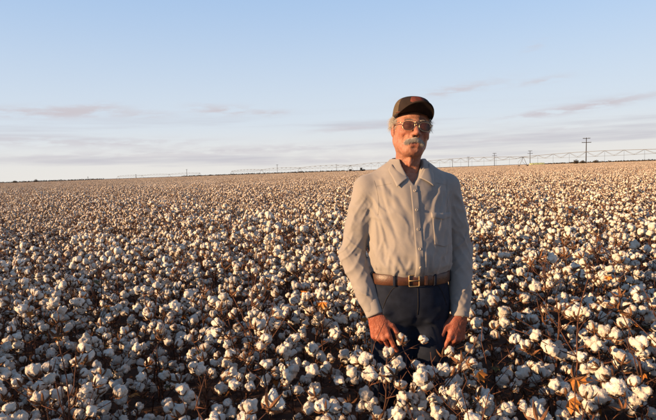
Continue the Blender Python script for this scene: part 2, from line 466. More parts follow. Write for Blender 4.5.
# ears
for s in (-1, 1):
    F.u(ell((s * .078, .014, -.004), (.010, .019, .032)), .008)
    F.s_(ell((s * .089, .011, -.002), (.006, .011, .020)), .005)
    F.u(ell((s * .076, .004, -.03), (.008, .009, .011)), .006)
# neck
nb = to_head((0, .028, 1.43))
F.u(cap_((0, .022, -.075), nb, .053, .058), .03)
for s in (-1, 1):
    q = to_head((s * .014, -.035, 1.435))
    F.u(cap_((s * .047, .012, -.07), q, .012, .011), .02)
    F.d(fold([(s * .012, -.05, -.108), (s * .016, -.03, -.16), (s * .012, -.02, -.21)], .008, -.004))
F.u(ell((0, -.028, -.150), (.010, .009, .016)), .026)
for z in (-.128, -.15, -.17): F.d(fold([(-.05, .0, z - .01), (0, -.035, z + .004), (.05, 0, z - .012)], .003, -.002))
F.noise(.0012, (70, 70, 70), 3)
hv, hq = F.nets()
hv = relax(hv, hq, 1, .4)
tint = np.ones((len(hv), 3))
def blush(c, r, colr, w=1.0):
    d = np.linalg.norm((hv - np.array(c)) / np.array(r), axis=1)
    k = np.clip(w * np.exp(-d * d), 0, 1)[:, None]
    tint[:] = tint * (1 - k) + np.array(colr) * k
for s in (-1, 1): blush((s * .042, -.075, -.028), (.025, .03, .022), (1.08, .80, .76)); blush((s * .08, .014, -.004), (.014, .03, .035), (1.06, .78, .74))
blush((0, -.115, -.03), (.018, .02, .018), (1.06, .74, .70))
blush((0, -.095, -.079), (.02, .02, .008), (1.02, .66, .64))
blush((0, -.06, -.10), (.04, .05, .025), (1.08, .96, .95), .8)
blush((0, -.03, -.19), (.05, .06, .05), (1.02, .74, .66), .9)
for s in (-1, 1): blush((s * .032, -.088, .0), (.012, .01, .008), (1.5, 2.4, 3.0), .55)
hv = np.array([HEAD_M @ Vector(p) for p in hv])
pieces = [(hv, hq, tint)]
# hands
CAPS = cap_
def hand(side):
    W = WRI[side]
    d = np.array((.24, -.16, -1.0) if side < 0 else (-.26, -.14, -1.0)); d /= np.linalg.norm(d)
    n = np.array((-.42, -.9, 0.0) if side < 0 else (.25, -.95, 0.0)); n = n - d * (n @ d); n /= np.linalg.norm(n)
    th = np.cross(d, n)                       # towards the thumb: the middle of the body
    if th[0] * -side < 0: th = -th
    hs = 1.12
    cap_ = lambda a, b, ra, rb=None: CAPS(a, b, ra * hs, None if rb is None else rb * hs)
    P = lambda u, v, w=0.0: W + (d * u + th * v + n * w) * hs
    lo = np.min([W, P(.2, 0)], 0) - .11; hi = np.max([W, P(.2, 0)], 0) + .11; hi[2] = W[2] + .085
    G = Field(lo, hi, .0024)
    fa = ELB[side] - W; fa /= np.linalg.norm(fa)
    G.u(cap_(W + fa * .09, W + fa * .01, .027, .0235), .01)
    G.u(cap_(P(-.012, .010), P(.012, .010), .021, .019), .012); G.u(cap_(P(-.012, -.010), P(.012, -.010), .021, .019), .012)
    K = [P(.092, .031, .003), P(.097, .010, .006), P(.092, -.011, .004), P(.082, -.030, -.002)]
    for kk, v0 in zip(K, (.018, .006, -.006, -.017)):
        G.u(cap_(P(.012, v0, 0), kk, .0165, .0118), .012)
    curls = [(16, 18, 14), (34, 34, 24), (44, 44, 28), (50, 46, 30)] if side < 0 else [(20, 22, 16), (38, 40, 26), (48, 48, 30), (54, 48, 30)]
    lens_ = [(.046, .027, .022), (.050, .031, .023), (.046, .029, .022), (.036, .022, .020)]
    spr = [.10, .02, -.05, -.12]
    for kk, cu, le, sp in zip(K, curls, lens_, spr):
        a = 0; p = kk; r = .0098
        for c, L in zip(cu, le):
            a += R(c)
            q = p + (d * math.cos(a) - n * math.sin(a) + th * sp * math.cos(a)) * L * hs
            G.u(cap_(p, q, r, r - .0011), .003); r -= .0010; p = q
            G.u(ell(p, ((r + .0006) * hs,) * 3), .003)
        G.u(ell(kk + n * .004, (.0095,) * 3), .01)
    t0, t1, t2, t3 = P(.018, .026, -.006), P(.056, .050, -.012), P(.086, .058, -.016), P(.112, .054, -.022)
    G.u(cap_(t0, t1, .0165, .0125), .016); G.u(cap_(t1, t2, .0118, .0105), .005); G.u(cap_(t2, t3, .0108, .0078), .004)
    for kk, v0 in zip(K, (.012, .004, -.004, -.012)):      # tendons and veins on the back of the hand
        G.d(fold([P(.02, v0, .018), kk * .5 + P(.05, v0, .017) * .5, kk + n * .012], .004, .0028))
    G.d(fold([P(.03, .02, .016), P(.06, -.004, .018), P(.075, -.02, .014)], .0035, .002))
    G.noise(.0009, (90, 90, 90), 5 + side)
    V, Q = G.nets(); V = relax(V, Q, 1, .4)
    t = np.ones((len(V), 3)) * np.array((.95, .62, .54))
    return V, Q, t
pieces.append(hand(-1)); pieces.append(hand(1))
# the rest of the body (under the clothes)
B = Field((-.36, -.2, .05), (.36, .2, 1.47), .011)
B.u(loft([(.80, .15, .10, 0, 0), (.95, .155, .11, 0, 0), (1.1, .158, .125, 0, -.008), (1.22, .16, .118, 0, 0), (1.34, .165, .10, 0, 0), (1.42, .12, .075, 0, .01), (1.46, .06, .06, 0, .02)]), .02)
for s in (-1, 1):
    B.u(cap_((s * .06, .02, 1.43), SHO[s], .035, .045), .03)
    B.u(cap_(SHO[s], ELB[s], .045, .036), .02)
    w = WRI[s] + (ELB[s] - WRI[s]) * .12
    B.u(cap_(ELB[s], w, .036, .024), .02)
    B.u(cap_((s * .085, 0, .86), (s * .1, -.01, .48), .078, .055), .03)
    B.u(cap_((s * .1, -.01, .48), (s * .11, .02, .1), .052, .036), .02)
bv, bq = B.nets()
pieces.append((bv, bq, np.ones((len(bv), 3))))
off = 0; AV, AQ, AT = [], [], []
for v, q, t in pieces:
    AV.append(v); AQ.append(q + off); AT.append(t); off += len(v)
person = link('person', grid_mesh('person', np.concatenate(AV), np.concatenate(AQ), M['skin'], np.concatenate(AT)))
person.location = (MAN_X, MAN_Y, 0); person.rotation_euler = (0, R(1.2), R(7))
tag(person, 'older man in brown cap, sunglasses and khaki shirt standing waist-deep in the cotton', 'person')

# ---- shirt
S = Field((-.37, -.24, .80), (.37, .2, 1.53), .0037)
S.u(loft([(.955, .168, .124, 0, 0), (.995, .172, .128, 0, 0), (1.018, .180, .140, 0, -.006), (1.045, .184, .150, 0, -.010), (1.1, .185, .154, 0, -.012), (1.2, .186, .146, 0, -.006),
          (1.30, .188, .132, 0, 0), (1.37, .190, .116, 0, .002), (1.42, .165, .100, 0, .006), (1.46, .115, .088, 0, .012), (1.505, .075, .075, 0, .014)], 2.08), .01)
for s in (-1, 1):
    S.u(cap_((s * .065, .014, 1.462), (s * .174, .014, 1.386), .036, .050), .045)
    e, w, sh = ELB[s], WRI[s], SHO[s]
    S.u(cap_(sh, sh + (e - sh) * .55, .058, .056), .026)
    S.u(cap_(sh + (e - sh) * .5, e, .056, .054), .010)
    S.u(cap_(e, e + (w - e) * .6, .055, .047), .010)
    S.u(cap_(e + (w - e) * .6, w + (e - w) * .11, .047, .039), .010)
    S.s_(cap_(w + (e - w) * .10, w - (e - w) * .3, .024, .024), .003)   # open end of the cuff
    # folds wrapped round the sleeve
    for i in range(18):
        t = rng.uniform(.12, 1.9) if i > 7 else rng.uniform(.75, 1.35)
        a0 = rng.uniform(-2.6, -.3); da = rng.uniform(.5, 1.1) * rng.choice((-1, 1)); dt = rng.uniform(.08, .30)
        pl = []
        for j in range(4):
            tt = min(max(t + dt * (j / 3 - .5), 0), 1.95); aa = a0 + da * (j / 3 - .5)
            c = sh + (e - sh) * tt if tt < 1 else e + (w - e) * (tt - 1)
            r = .058 - .008 * tt
            pl.append(c + np.array((math.cos(aa) * r, math.sin(aa) * r, 0)))
        hh = rng.uniform(.006, .013)
        S.d(fold(pl, rng.uniform(.006, .010), hh * rng.choice((1, 1, -.4))))
# neck opening
S.s_(cap_((0, .016, 1.42), (0, .02, 1.60), .058, .066), .006)
S.s_(loft([(1.395, .003, .05, -.005, -.10), (1.43, .030, .07, -.003, -.08), (1.48, .052, .09, 0, -.06), (1.56, .062, .1, 0, -.05)], 2.0), .006)
def ysurf(x, z):
    a = np.interp(z, (1.0, 1.1, 1.2, 1.3, 1.37, 1.42), (.189, .190, .186, .188, .190, .165)); b = np.interp(z, (1.0, 1.1, 1.2, 1.3, 1.37, 1.42), (.156, .174, .152, .132, .114, .094))
    return -b * math.sqrt(max(.04, 1 - (x / a) ** 2))
# drag lines from the shoulders and armpits, blousing above the belt
for s in (-1, 1):
    for (A, Bm, C, w_, h_) in (((.165, -.085, 1.375), (.135, -.125, 1.29), (.10, -.150, 1.17), .012, .010), ((.172, -.085, 1.33), (.150, -.125, 1.24), (.13, -.15, 1.10), .011, .010),
                              ((.150, -.10, 1.40), (.10, -.125, 1.34), (.06, -.14, 1.25), .013, .007), ((.176, -.08, 1.26), (.165, -.12, 1.16), (.155, -.14, 1.05), .012, .010),
                              ((.14, -.09, 1.42), (.12, -.115, 1.37), (.115, -.13, 1.30), .010, .007), ((.12, -.155, 1.13), (.09, -.17, 1.07), (.05, -.178, 1.02), .012, .007),
                              ((.175, -.10, 1.12), (.14, -.15, 1.06), (.10, -.165, 1.02), .011, .009)):
        def j(p):
            x_, z_ = p[0] + rng.uniform(-.01, .01), p[2] + rng.uniform(-.02, .02)
            return (s * x_, ysurf(x_, z_), z_)
        S.d(fold([j(A), j(Bm), j(C)], w_ * .8, h_ * 1.0))
        S.d(fold([j((A[0] - .022, A[1] - .01, A[2] - .01)), j((Bm[0] - .02, Bm[1] - .008, Bm[2])), j((C[0] - .018, C[1] - .004, C[2]))], w_ * .75, -h_ * .4))
for i in range(26):
    a = R(-90 + rng.uniform(-95, 95)); x, y = math.cos(a), math.sin(a)
    z0 = rng.uniform(1.005, 1.02); z1 = z0 + rng.uniform(.04, .11); lean = rng.uniform(-.02, .02)
    S.d(fold([(x * .183, y * .150 - .008, z0), (x * .192 + lean, y * .168 - .012, z1)], rng.uniform(.006, .011), rng.uniform(.005, .009) * rng.choice((1, -.4))))
for i in range(12):                                     # small soft creases over chest and belly
    x = rng.uniform(-.16, .16); z = rng.uniform(1.0, 1.38); an = rng.gauss(-1.2, .5) * (1 if x > 0 else -1); L = rng.uniform(.03, .10)
    yy = lambda x_: -.155 * math.sqrt(max(.05, 1 - (x_ / .19) ** 2)) - .008
    dx, dz = math.cos(an) * L * (1 if x > 0 else 1), math.sin(an) * L
    S.d(fold([(x - dx / 2, yy(x - dx / 2), z - dz / 2), (x + rng.uniform(-.008, .008), yy(x), z), (x + dx / 2, yy(x + dx / 2), z + dz / 2)], rng.uniform(.005, .009), rng.uniform(.003, .006)))
sgx = lambda p: np.where(p[:, 0] < 0, 1.0, -1.0)
tors = lambda p: np.clip((.200 - np.abs(p[:, 0])) / .03, 0, 1) * np.clip((1.46 - p[:, 2]) / .06, 0, 1)
S.ridges(.0042, lambda p: np.stack([(p[:, 0] * sgx(p) * .88 + p[:, 2] * .48) * 24, (p[:, 0] * sgx(p) * -.48 + p[:, 2] * .88) * 4, p[:, 1] * 8], 1), tors, 11)
S.ridges(.0030, lambda p: np.stack([(p[:, 0] * .97 + p[:, 2] * .2) * 40, p[:, 2] * 7, p[:, 1] * 8], 1), lambda p: tors(p) * np.clip((1.16 - p[:, 2]) / .1, .15, 1), 17)
slv = lambda p: np.clip((np.abs(p[:, 0]) - .175) / .03, 0, 1) * np.clip((1.40 - p[:, 2]) / .1, .2, 1) * np.where(p[:, 2] < .92, .6, 1)
S.ridges(.0050, lambda p: np.stack([(p[:, 2] * .80 + p[:, 0] * sgx(p) * .6) * 24, (p[:, 2] * -.6 + p[:, 0] * sgx(p) * .8) * 7, p[:, 1] * 6], 1), slv, 23)
S.ridges(.0040, lambda p: np.stack([(p[:, 2] * .5 - p[:, 0] * sgx(p) * .86) * 30, (p[:, 2] * .86 + p[:, 0] * sgx(p) * .5) * 5, p[:, 1] * 6], 1), slv, 29)
S.ridges(.0014, lambda p: np.stack([(p[:, 0] * sgx(p) * .80 + p[:, 2] * .6) * 62, (p[:, 0] * sgx(p) * -.6 + p[:, 2] * .8) * 10, p[:, 1] * 14], 1), lambda p: np.where(np.abs(p[:, 0]) < .18, .6, 1.0) * np.clip((1.42 - p[:, 2]) / .1, 0, 1), 37)
S.noise(.006, (11, 11, 5), 2); S.noise(.0018, (34, 34, 18), 8)
sv, sq = S.nets(); sv = relax(sv, sq, 1, .35)
shirt = link('shirt', grid_mesh('shirt', sv, sq, M['shirt']), person)
tag(shirt, 'khaki long-sleeved button shirt with chest pocket')
bvh = BVHTree.FromPolygons(sv.tolist(), sq.tolist())
def front(x, z, back=.0):
    h = bvh.ray_cast(Vector((x, -1, z)), Vector((0, 1, 0)))
    if h[0] is None: return Vector((x, -.15, z)), Vector((0, -1, 0))
    nn = h[1] if h[1].y < 0 else -h[1]
    return h[0], nn
def patch(name, mapf, nu, nv, thick, mtl, parent, smooth=True, bulge=None):
    mbp = MB(); V = []; Fq = []
    for j in range(nv + 1):
        for i in range(nu + 1):
            x, z = mapf(i / nu, j / nv); p, nn = front(x, z)
            edge = i in (0, nu) or j in (0, nv)
            o = -.004 if edge else thick * (1 + (bulge(i / nu, j / nv) if bulge else 0))
            V.append(p + Vector((0, -1, 0)) * o)
    for j in range(nv):
        for i in range(nu):
            a = j * (nu + 1) + i; Fq.append((a, a + 1, a + nu + 2, a + nu + 1))
    mbp.add(V, Fq); return mbp.build(name, mtl, parent, smooth)
def edge_grid(u, n, m=.06):      # concentrate the border rows
    return u
plx = lambda z: -.006 + .010 * max(0, min(1, (1.40 - z) / .4))
def warp(u, lo=.04): return lo * .5 if u < 1e-6 else u
patch('button_placket', lambda u, v: (plx(1.40 - .425 * v) + (.0, .0, .005, .012, .020, .028, .033, .034)[round(u * 7)] - .017, 1.40 - .425 * v), 7, 60, .0028, M['shirt'], shirt)
pk = [0, .012, .03] + [.03 + .94 * i / 12 for i in range(1, 12)] + [.97, .988, 1]
patch('chest_pocket', lambda u, v: (.066 + .104 * pk[round(u * 16)] + .006 * v, 1.275 - (.132 + .012 * (1 - abs(2 * pk[round(u * 16)] - 1))) * pk[round(v * 16)] - .006 * pk[round(u * 16)]), 16, 16, .0042, M['shirt'], shirt,
      bulge=lambda u, v: 1.6 * max(0, 1 - v * 3) * math.sin(math.pi * u))
patch('pocket_flap', lambda u, v: (.063 + .110 * pk[round(u * 16)], 1.281 - .006 * pk[round(u * 16)] - (.026 + .012 * (1 - abs(2 * pk[round(u * 16)] - 1))) * v), 16, 5, .0105, M['shirt'], shirt)
for z in (1.372, 1.292, 1.210, 1.128, 1.050):
    x = plx(z); p, nn = front(x, z); q = nn.to_track_quat('Z', 'Y').to_matrix()
    mbb = MB()
    prof = [(0.0, .0030), (.0035, .0030), (.0046, .0042), (.0058, .0036), (.0060, .0018), (.0058, -.004)]
    V = []; Fq = []
    for r_, h_ in prof:
        for k in range(12): V.append(p + q @ Vector((r_ * math.cos(k * math.pi / 6), r_ * math.sin(k * math.pi / 6), h_ + .0022)))
    for i in range(len(prof) - 1):
        for k in range(12): Fq.append((i * 12 + k, i * 12 + (k + 1) % 12, (i + 1) * 12 + (k + 1) % 12, (i + 1) * 12 + k))
    mbb.add(V, Fq); mbb.build('button', M['button'], shirt)
# collar: stand and two pointed leaves, one swept sheet
def catmull(P, t):
    n = len(P) - 1; f = min(t * n, n - 1e-6); i = int(f); u = f - i
    a, b, c, d = (Vector(P[max(i - 1, 0)]), Vector(P[i]), Vector(P[i + 1]), Vector(P[min(i + 2, n)]))
    return .5 * ((2 * b) + (c - a) * u + (2 * a - 5 * b + 4 * c - d) * u * u + (3 * b - a - 3 * c + d) * u ** 3)
def collar():
    top = [(0, .092, 1.520), (.05, .074, 1.518), (.068, .022, 1.508), (.064, -.028, 1.487), (.050, -.066, 1.462), (.024, -.094, 1.428)]
    bot = [(0, .108, 1.478), (.062, .088, 1.476), (.092, .030, 1.470), (.098, -.030, 1.456), (.092, -.072, 1.434), (.080, -.114, 1.390)]
    n = 30; rows = 7; V = []; Fq = []
    for i in range(-n, n + 1):
        t = abs(i) / n; s = -1 if i < 0 else 1
        a, b_ = catmull(top, t), catmull(bot, t)
        for j in range(rows + 1):
            v = j / rows; p = a.lerp(b_, v)
            out = Vector((p.x, p.y - .018, 0)).normalized()
            p = p + out * (.006 * math.sin(math.pi * v * .8)) + Vector((0, 0, .003 * math.sin(math.pi * v)))
            p.x *= s
            if p.y < .0 and v > .3:
                fp, _n = front(p.x, p.z)
                if p.y > fp.y - .006: p.y = fp.y - .006
            V.append(p)
    for i in range(2 * n):
        for j in range(rows):
            a = i * (rows + 1) + j; Fq.append((a, a + 1, a + rows + 2, a + rows + 1))
    mbc = MB(); mbc.add(V, Fq); o = mbc.build('collar', M['shirt'], shirt)
    sm = o.modifiers.new('thickness', 'SOLIDIFY'); sm.thickness = .0022; sm.offset = 0
    return o
collar()
def seam(pts, name='seam'):
    mbs = MB(); mbs.tube([front(x, z)[0] + Vector((0, -.0003, 0)) for x, z in pts], 0.0007, 4); mbs.build(name, M['seam'], shirt)
for s in (-1, 1):
    seam([(s * (.100 + .062 * t), 1.405 - .012 * t) for t in [i / 14 for i in range(15)]], 'yoke_seam')
    seam([(s * (.166 - .012 * math.sin(math.pi * t * .8)), 1.418 - .15 * t) for t in [i / 16 for i in range(17)]], 'armhole_seam')
for s in (-1, 1):                                        # cuffs
    e, w = Vector(ELB[s]), Vector(WRI[s]); ax = (w - e).normalized()
    c0 = w - ax * .062; c1 = w + ax * .004
    up = ax.orthogonal().normalized(); sd = ax.cross(up); V = []; Fq = []
    prof = [(0, .038), (.06, .0425), (.9, .0405), (1.0, .0395), (1.0, .034), (.3, .030)]
    for t, r_ in prof:
        for k in range(28):
            a = 2 * math.pi * k / 28; wob = 1 + .05 * math.sin(2 * a + s) + .02 * math.sin(5 * a)
            V.append(c0.lerp(c1, t) + (up * math.cos(a) + sd * math.sin(a)) * r_ * wob)
    for i in range(len(prof) - 1):
        for k in range(28): Fq.append((i * 28 + k, i * 28 + (k + 1) % 28, (i + 1) * 28 + (k + 1) % 28, (i + 1) * 28 + k))
    mbc = MB(); mbc.add(V, Fq); mbc.build('cuff', M['shirt'], shirt)

# ---- trousers
T = Field((-.25, -.2, .03), (.25, .2, 1.03), .007)
T.u(loft([(.745, .12, .06, 0, .01), (.78, .165, .10, 0, .008), (.82, .182, .128, 0, .005), (.88, .185, .138, 0, .004), (.95, .180, .134, 0, 0), (.985, .176, .131, 0, 0), (1.003, .174, .129, 0, 0)]), .01)
for s in (-1, 1):
    T.u(cap_((s * .086, .0, .86), (s * .090, -.015, .48), .099, .086), .02)
    T.u(cap_((s * .090, -.015, .48), (s * .118, .02, .06), .077, .072), .02)
T.d(fold([(0, -.16, .97), (0, -.15, .86), (0, -.10, .79)], .012, -.008))
for i in range(34):
    s = rng.choice((-1, 1)); z = rng.uniform(.35, .9); x = s * rng.uniform(.02, .17)
    T.d(fold([(x, -.11, z), (x + rng.uniform(-.06, .06), -.12, z + rng.uniform(-.05, .03)), (x + rng.uniform(-.09, .09), -.10, z + rng.uniform(-.06, .06))], .014, rng.uniform(.004, .010)))
T.noise(.005, (16, 16, 10), 4)
tv, tq = T.nets(); tv = relax(tv, tq, 1, .4)
trousers = link('trousers', grid_mesh('trousers', tv, tq, M['denim']), person)
tag(trousers, 'dark navy denim trousers')
tb = BVHTree.FromPolygons(tv.tolist(), tq.tolist())
def tfront(x, z):
    h = tb.ray_cast(Vector((x, -1, z)), Vector((0, 1, 0)))
    return h[0] if h[0] is not None else Vector((x, -.13, z))
def strip(name, pts, rad, mtl, parent, surf):
    mbs = MB(); mbs.tube([surf(x, z) + Vector((0, -.0008, 0)) for x, z in pts], rad, 5); return mbs.build(name, mtl, parent)
strip('fly_seam', [(.004, .955 - i * .02) for i in range(7)], .0016, M['thread'], trousers, tfront)
for s in (-1, 1):
    strip('pocket_seam', [(s * (.085 + .06 * t), .962 - .10 * t * t) for t in [i / 8 for i in range(9)]], .0016, M['thread'], trousers, tfront)
    mbb = MB()
    bt = Field((s * .118 - .07, -.22, 0), (s * .118 + .07, .12, .2), .007)
    bt.u(cap_((s * .118, .02, .16), (s * .118, .03, .06), .052, .05), .02); bt.u(cap_((s * .118, .05, .045), (s * .122, -.13, .04), .042, .036), .03)
    bt.s_((lambda X, Y, Z: Z - .004 + 0 * X + 0 * Y, (s * .118 - .07, -.22, -.05), (s * .118 + .07, .12, .0)), .004)
    v, q = bt.nets(); link('boot', grid_mesh('boot', v, q, M['boot']), person)

# ---- belt
def waist(a, off):
    n_ = 2.3; ca, sa = math.cos(a), math.sin(a)
    r = ((abs(ca) / .180) ** n_ + (abs(sa) / .136) ** n_) ** (-1 / n_)
    return Vector((ca * (r + off), sa * (r + off), 0))
BZ = .988
mbb = MB(); V = []; Fq = []; n = 96
prof = [(-.006, -.0235), (.0015, -.0235), (.0035, -.0215), (.0035, .0215), (.0015, .0235), (-.006, .0235)]
for i in range(n):
    a = 2 * math.pi * i / n
    sag = .004 * math.sin(a * 3 + 1) * .5
    for o_, z in prof: p = waist(a, o_); V.append((p.x, p.y, BZ + z + sag))
np_ = len(prof)
for i in range(n):
    for j in range(np_): Fq.append((i * np_ + j, ((i + 1) % n) * np_ + j, ((i + 1) % n) * np_ + (j + 1) % np_, i * np_ + (j + 1) % np_))
mbb.add(V, Fq); belt = mbb.build('belt', M['belt'], person)
tag(belt, 'brown leather belt with rectangular brass buckle')
bx = -.016; aB = math.atan2(-1, bx / .136)
def on_belt(x, z, o_=.004):
    a = -math.pi / 2 + x / .150
    p = waist(a, o_); return Vector((p.x, p.y, BZ + z))
mbb = MB(); w_, h_ = .023, .0245
loop = [on_belt(bx + x * w_, z * h_, .0075) for x, z in ((-1, -.85), (-.9, -1), (0, -1), (.9, -1), (1, -.85), (1, 0), (1, .85), (.9, 1), (0, 1), (-.9, 1), (-1, .85), (-1, 0), (-1, -.85))]
mbb.tube(loop, .0026, 6)
mbb.tube([on_belt(bx - .024, 0, .009), on_belt(bx, .001, .011), on_belt(bx + .027, 0, .0095)], .0022, 6)
mbb.build('buckle', M['brass'], belt)
mbb = MB(); V = [];
for x in (.034, .046):
    for z in (-.0205, .0205): V.append(on_belt(x, z, .0075))
for x in (.034, .046):
    for z in (-.0205, .0205): V.append(on_belt(x, z, -.001))
mbb.add(V, [(0, 2, 3, 1), (4, 5, 7, 6), (0, 4, 6, 2), (1, 3, 7, 5), (0, 1, 5, 4), (2, 6, 7, 3)]); mbb.build('belt_keeper', M['belt'], belt, False)
for k in range(5):                                       # punched holes
    mbb = MB(); p = on_belt(.066 + k * .020, 0, .0036); mbb.ico(p, (.0024, .0012, .0024), 1); mbb.build('belt_hole', M['dark'], belt)
for x in (-.098, .082, -.20, .20):
    mbb = MB(); pts = [on_belt(x, z, o_) for z, o_ in ((-.030, -.003), (-.026, .005), (-.022, .0085), (.022, .0085), (.026, .004), (.028, -.004))]
    V = []; Fq = []
    for i, p in enumerate(pts):
        tng = (on_belt(x + .01, 0) - on_belt(x - .01, 0)).normalized()
        V += [p - tng * .006, p + tng * .006]
    for i in range(len(pts) - 1): Fq.append((2 * i, 2 * i + 1, 2 * i + 3, 2 * i + 2))
    mbb.add(V, Fq); o = mbb.build('belt_loop', M['denim'], trousers); sm = o.modifiers.new('t', 'SOLIDIFY'); sm.thickness = .002

# ---- cap, sunglasses, hair and moustache share the head's frame
def under_head(o): o.parent = person; o.matrix_local = HEAD_M; return o
def crown_pt(a, t):
    # a: angle, front is -90 deg; t: 0 rim .. 1 top
    ca, sa = math.cos(a), math.sin(a); fr = max(0, -sa)
    e = math.sin(t * math.pi / 2); r = max(0, 1 - t ** 2.35) ** .58
    rx, ry = .0835, (.103 + (.004 if sa < 0 else .004))
    rim = .048 + .004 * fr - .018 * max(0, sa)
    top = .133 + .002 * fr
    bul = 1 + .025 * fr * math.sin(math.pi * t)
    return Vector((ca * rx * r * bul, .012 + sa * ry * r * bul - .006 * t * fr, rim + (top - rim) * (e ** .9)))
mbc = MB(); V = []; Fq = []; mi = []; n, mrow = 60, 14
for j in range(mrow + 1):
    for i in range(n): V.append(crown_pt(2 * math.pi * i / n, j / mrow * .999))
for j in range(mrow):
    for i in range(n):
        Fq.append((j * n + i, j * n + (i + 1) % n, (j + 1) * n + (i + 1) % n, (j + 1) * n + i))
        a = (360 * (i + .5) / n + 90) % 360; a = min(a, 360 - a)
        mi.append(0 if a < 62 else 1)
mbc.add(V, Fq); mbc.m = mi
cap_o = under_head(mbc.build('cap', [M['cap'], M['cap_side']]))
o = cap_o.modifiers.new('t', 'SOLIDIFY'); o.thickness = .0025; o.offset = -1
tag(cap_o, 'dark brown baseball cap with tan mesh sides and red front patch')
mbc = MB(); V = []; Fq = []; nu, nv = 28, 8               # visor
for j in range(nv + 1):
    v = j / nv
    for i in range(nu + 1):
        u = i / nu * 2 - 1; a = R(-90 + u * 78)
        base = crown_pt(a, .02)
        ext = .088 * (max(0, 1 - abs(u) ** 2.6)) ** .6
        x = base.x * (1 - .06 * v * abs(u)); y = base.y - ext * v
        z = base.z + .001 + .030 * v * (1 - u * u) - .016 * (abs(x) / .08) ** 2 * (0.35 + .65 * v)
        V.append((x, y, z))
for j in range(nv):
    for i in range(nu):
        a = j * (nu + 1) + i; Fq.append((a, a + 1, a + nu + 2, a + nu + 1))
mbc.add(V, Fq); vis = mbc.build('visor', M['cap'], cap_o); o = vis.modifiers.new('t', 'SOLIDIFY'); o.thickness = .004
mbc = MB(); V = []; Fq = []                               # red woven patch, follows the crown
for j in range(9):
    for i in range(13):
        u, v = i / 6 - 1, j / 4 - 1; k = .35 + .65 * math.sqrt(max(0, 1 - u * u * .95)); edge = i in (0, 12) or j in (0, 8)
        p = crown_pt(R(-90 + u * 25), .50 + v * .20 * k); c = Vector((0, .01, .06)); nn = (p - c).normalized()
        V.append(p + nn * (-.002 if edge else .0028))
for j in range(8):
    for i in range(12): a = j * 13 + i; Fq.append((a, a + 1, a + 14, a + 13))
mbc.add(V, Fq); mbc.build('cap_patch', M['patch'], cap_o)
mbc = MB(); mbc.ico((0, .006, .1345), (.007, .007, .0035), 2, rot=False); mbc.build('cap_button', M['cap'], cap_o)
mbc = MB(); mbc.tube([crown_pt(R(a), .055) + (crown_pt(R(a), .055) - Vector((0, .012, .05))).normalized() * .002 for a in range(-158, -21, 6)], .0018, 5)
mbc.build('cap_cord', M['patch'], cap_o)

gl = under_head(empty('sunglasses')); tag(gl, 'thin gold-framed sunglasses with brown tinted lenses')
def rim(s, k, n=28):
    pts = []
    for i in range(n):
        a = 2 * math.pi * i / n; ca, sa = math.cos(a), math.sin(a); e = 2 / 2.7
        x = math.copysign(abs(ca) ** e, ca) * .0252; z = math.copysign(abs(sa) ** e, sa) * .0185
        if sa < 0: x = x * (1 - .10 * abs(sa)) + .003 * abs(sa)
        X = .0345 + x; 
        pts.append(Vector((s * X, -.1105 + 5.5 * max(0, X - .02) ** 2 + (z * .06), -.003 + z)) if k == 1 else Vector((s * (.0345 + x * k), -.1125 + 5.5 * max(0, .0345 + x * k - .02) ** 2 + z * k * .06 + .002 * k, -.003 + z * k)))
    return pts
for s in (-1, 1):
    P1 = rim(s, 1.0); mbg = MB(); mbg.tube(P1 + [P1[0]], .0013, 6); mbg.build('lens_rim', M['frame'], gl)
    V = []; Fq = []; ks = (1.0, .75, .5, .25)
    for k in ks: V += rim(s, k * .999 if k == 1.0 else k)
    V.append(sum(rim(s, .25), Vector()) / 28)
    for r_ in range(3):
        for i in range(28): Fq.append((r_ * 28 + i, r_ * 28 + (i + 1) % 28, (r_ + 1) * 28 + (i + 1) % 28, (r_ + 1) * 28 + i))
    for i in range(28): Fq.append((3 * 28 + i, 3 * 28 + (i + 1) % 28, 4 * 28))
    if s > 0: Fq = [tuple(reversed(q)) for q in Fq]
    mbg = MB(); mbg.add(V, Fq); mbg.build('lens', M['lens'], gl)
    mbg = MB(); mbg.tube([(s * .062, -.101, .008), (s * .072, -.088, .010), (s * .0775, -.05, .010), (s * .0815, .0, .010), (s * .083, .022, .006), (s * .081, .036, -.012)], .0014, 6)
    mbg.build('temple_arm', M['frame'], gl)
for z, y in ((.004, -.1135), (.014, -.108)):
    mbg = MB(); mbg.tube([(-.009 - .2 * (z - .004), -.110, z - .001), (0, y - .003, z + .002), (.009 + .2 * (z - .004), -.110, z - .001)], .0012, 6); mbg.build('bridge', M['frame'], gl)

hr = random.Random(4)
mh = MB()
def strand(mbx, p0, d0, L, droop, r0=.0009, curl=.25, n=5):
    p = Vector(p0); d = Vector(d0).normalized(); pts = [p.copy()]
    for i in range(n):
        d = (d + Vector((hr.uniform(-curl, curl), hr.uniform(-curl, curl), hr.uniform(-curl, curl) - droop))).normalized()
        p = p + d * (L / n); pts.append(p.copy())
    mbx.tube(pts, [r0 * (1 - .75 * i / n) for i in range(n + 1)], 3, cap=False)
for i in range(2300):
    a = hr.uniform(-28, 208); z = hr.uniform(-.058, .062)
    if a < -2 or a > 182:
        if z < -.012 + .02 * hr.random(): continue          # sideburns stop at the ear
    ear = abs(((a + 90) % 180) - 90) < 16
    if ear and -.034 < z < .024: continue
    ar = R(a); k = math.sqrt(max(.05, 1 - ((z - .034) / .092) ** 2))
    if z < -.02: k *= .95
    p = Vector((math.cos(ar) * .0755 * k, .018 + math.sin(ar) * .0975 * k, z))
    if p.z < -.03 and math.sin(ar) < .25: continue
    nrm = Vector((math.cos(ar), math.sin(ar), 0))
    strand(mh, p - nrm * .002, nrm * .75 + Vector((0, .55, -.35)), hr.uniform(.014, .030), .10, r0=.0009)
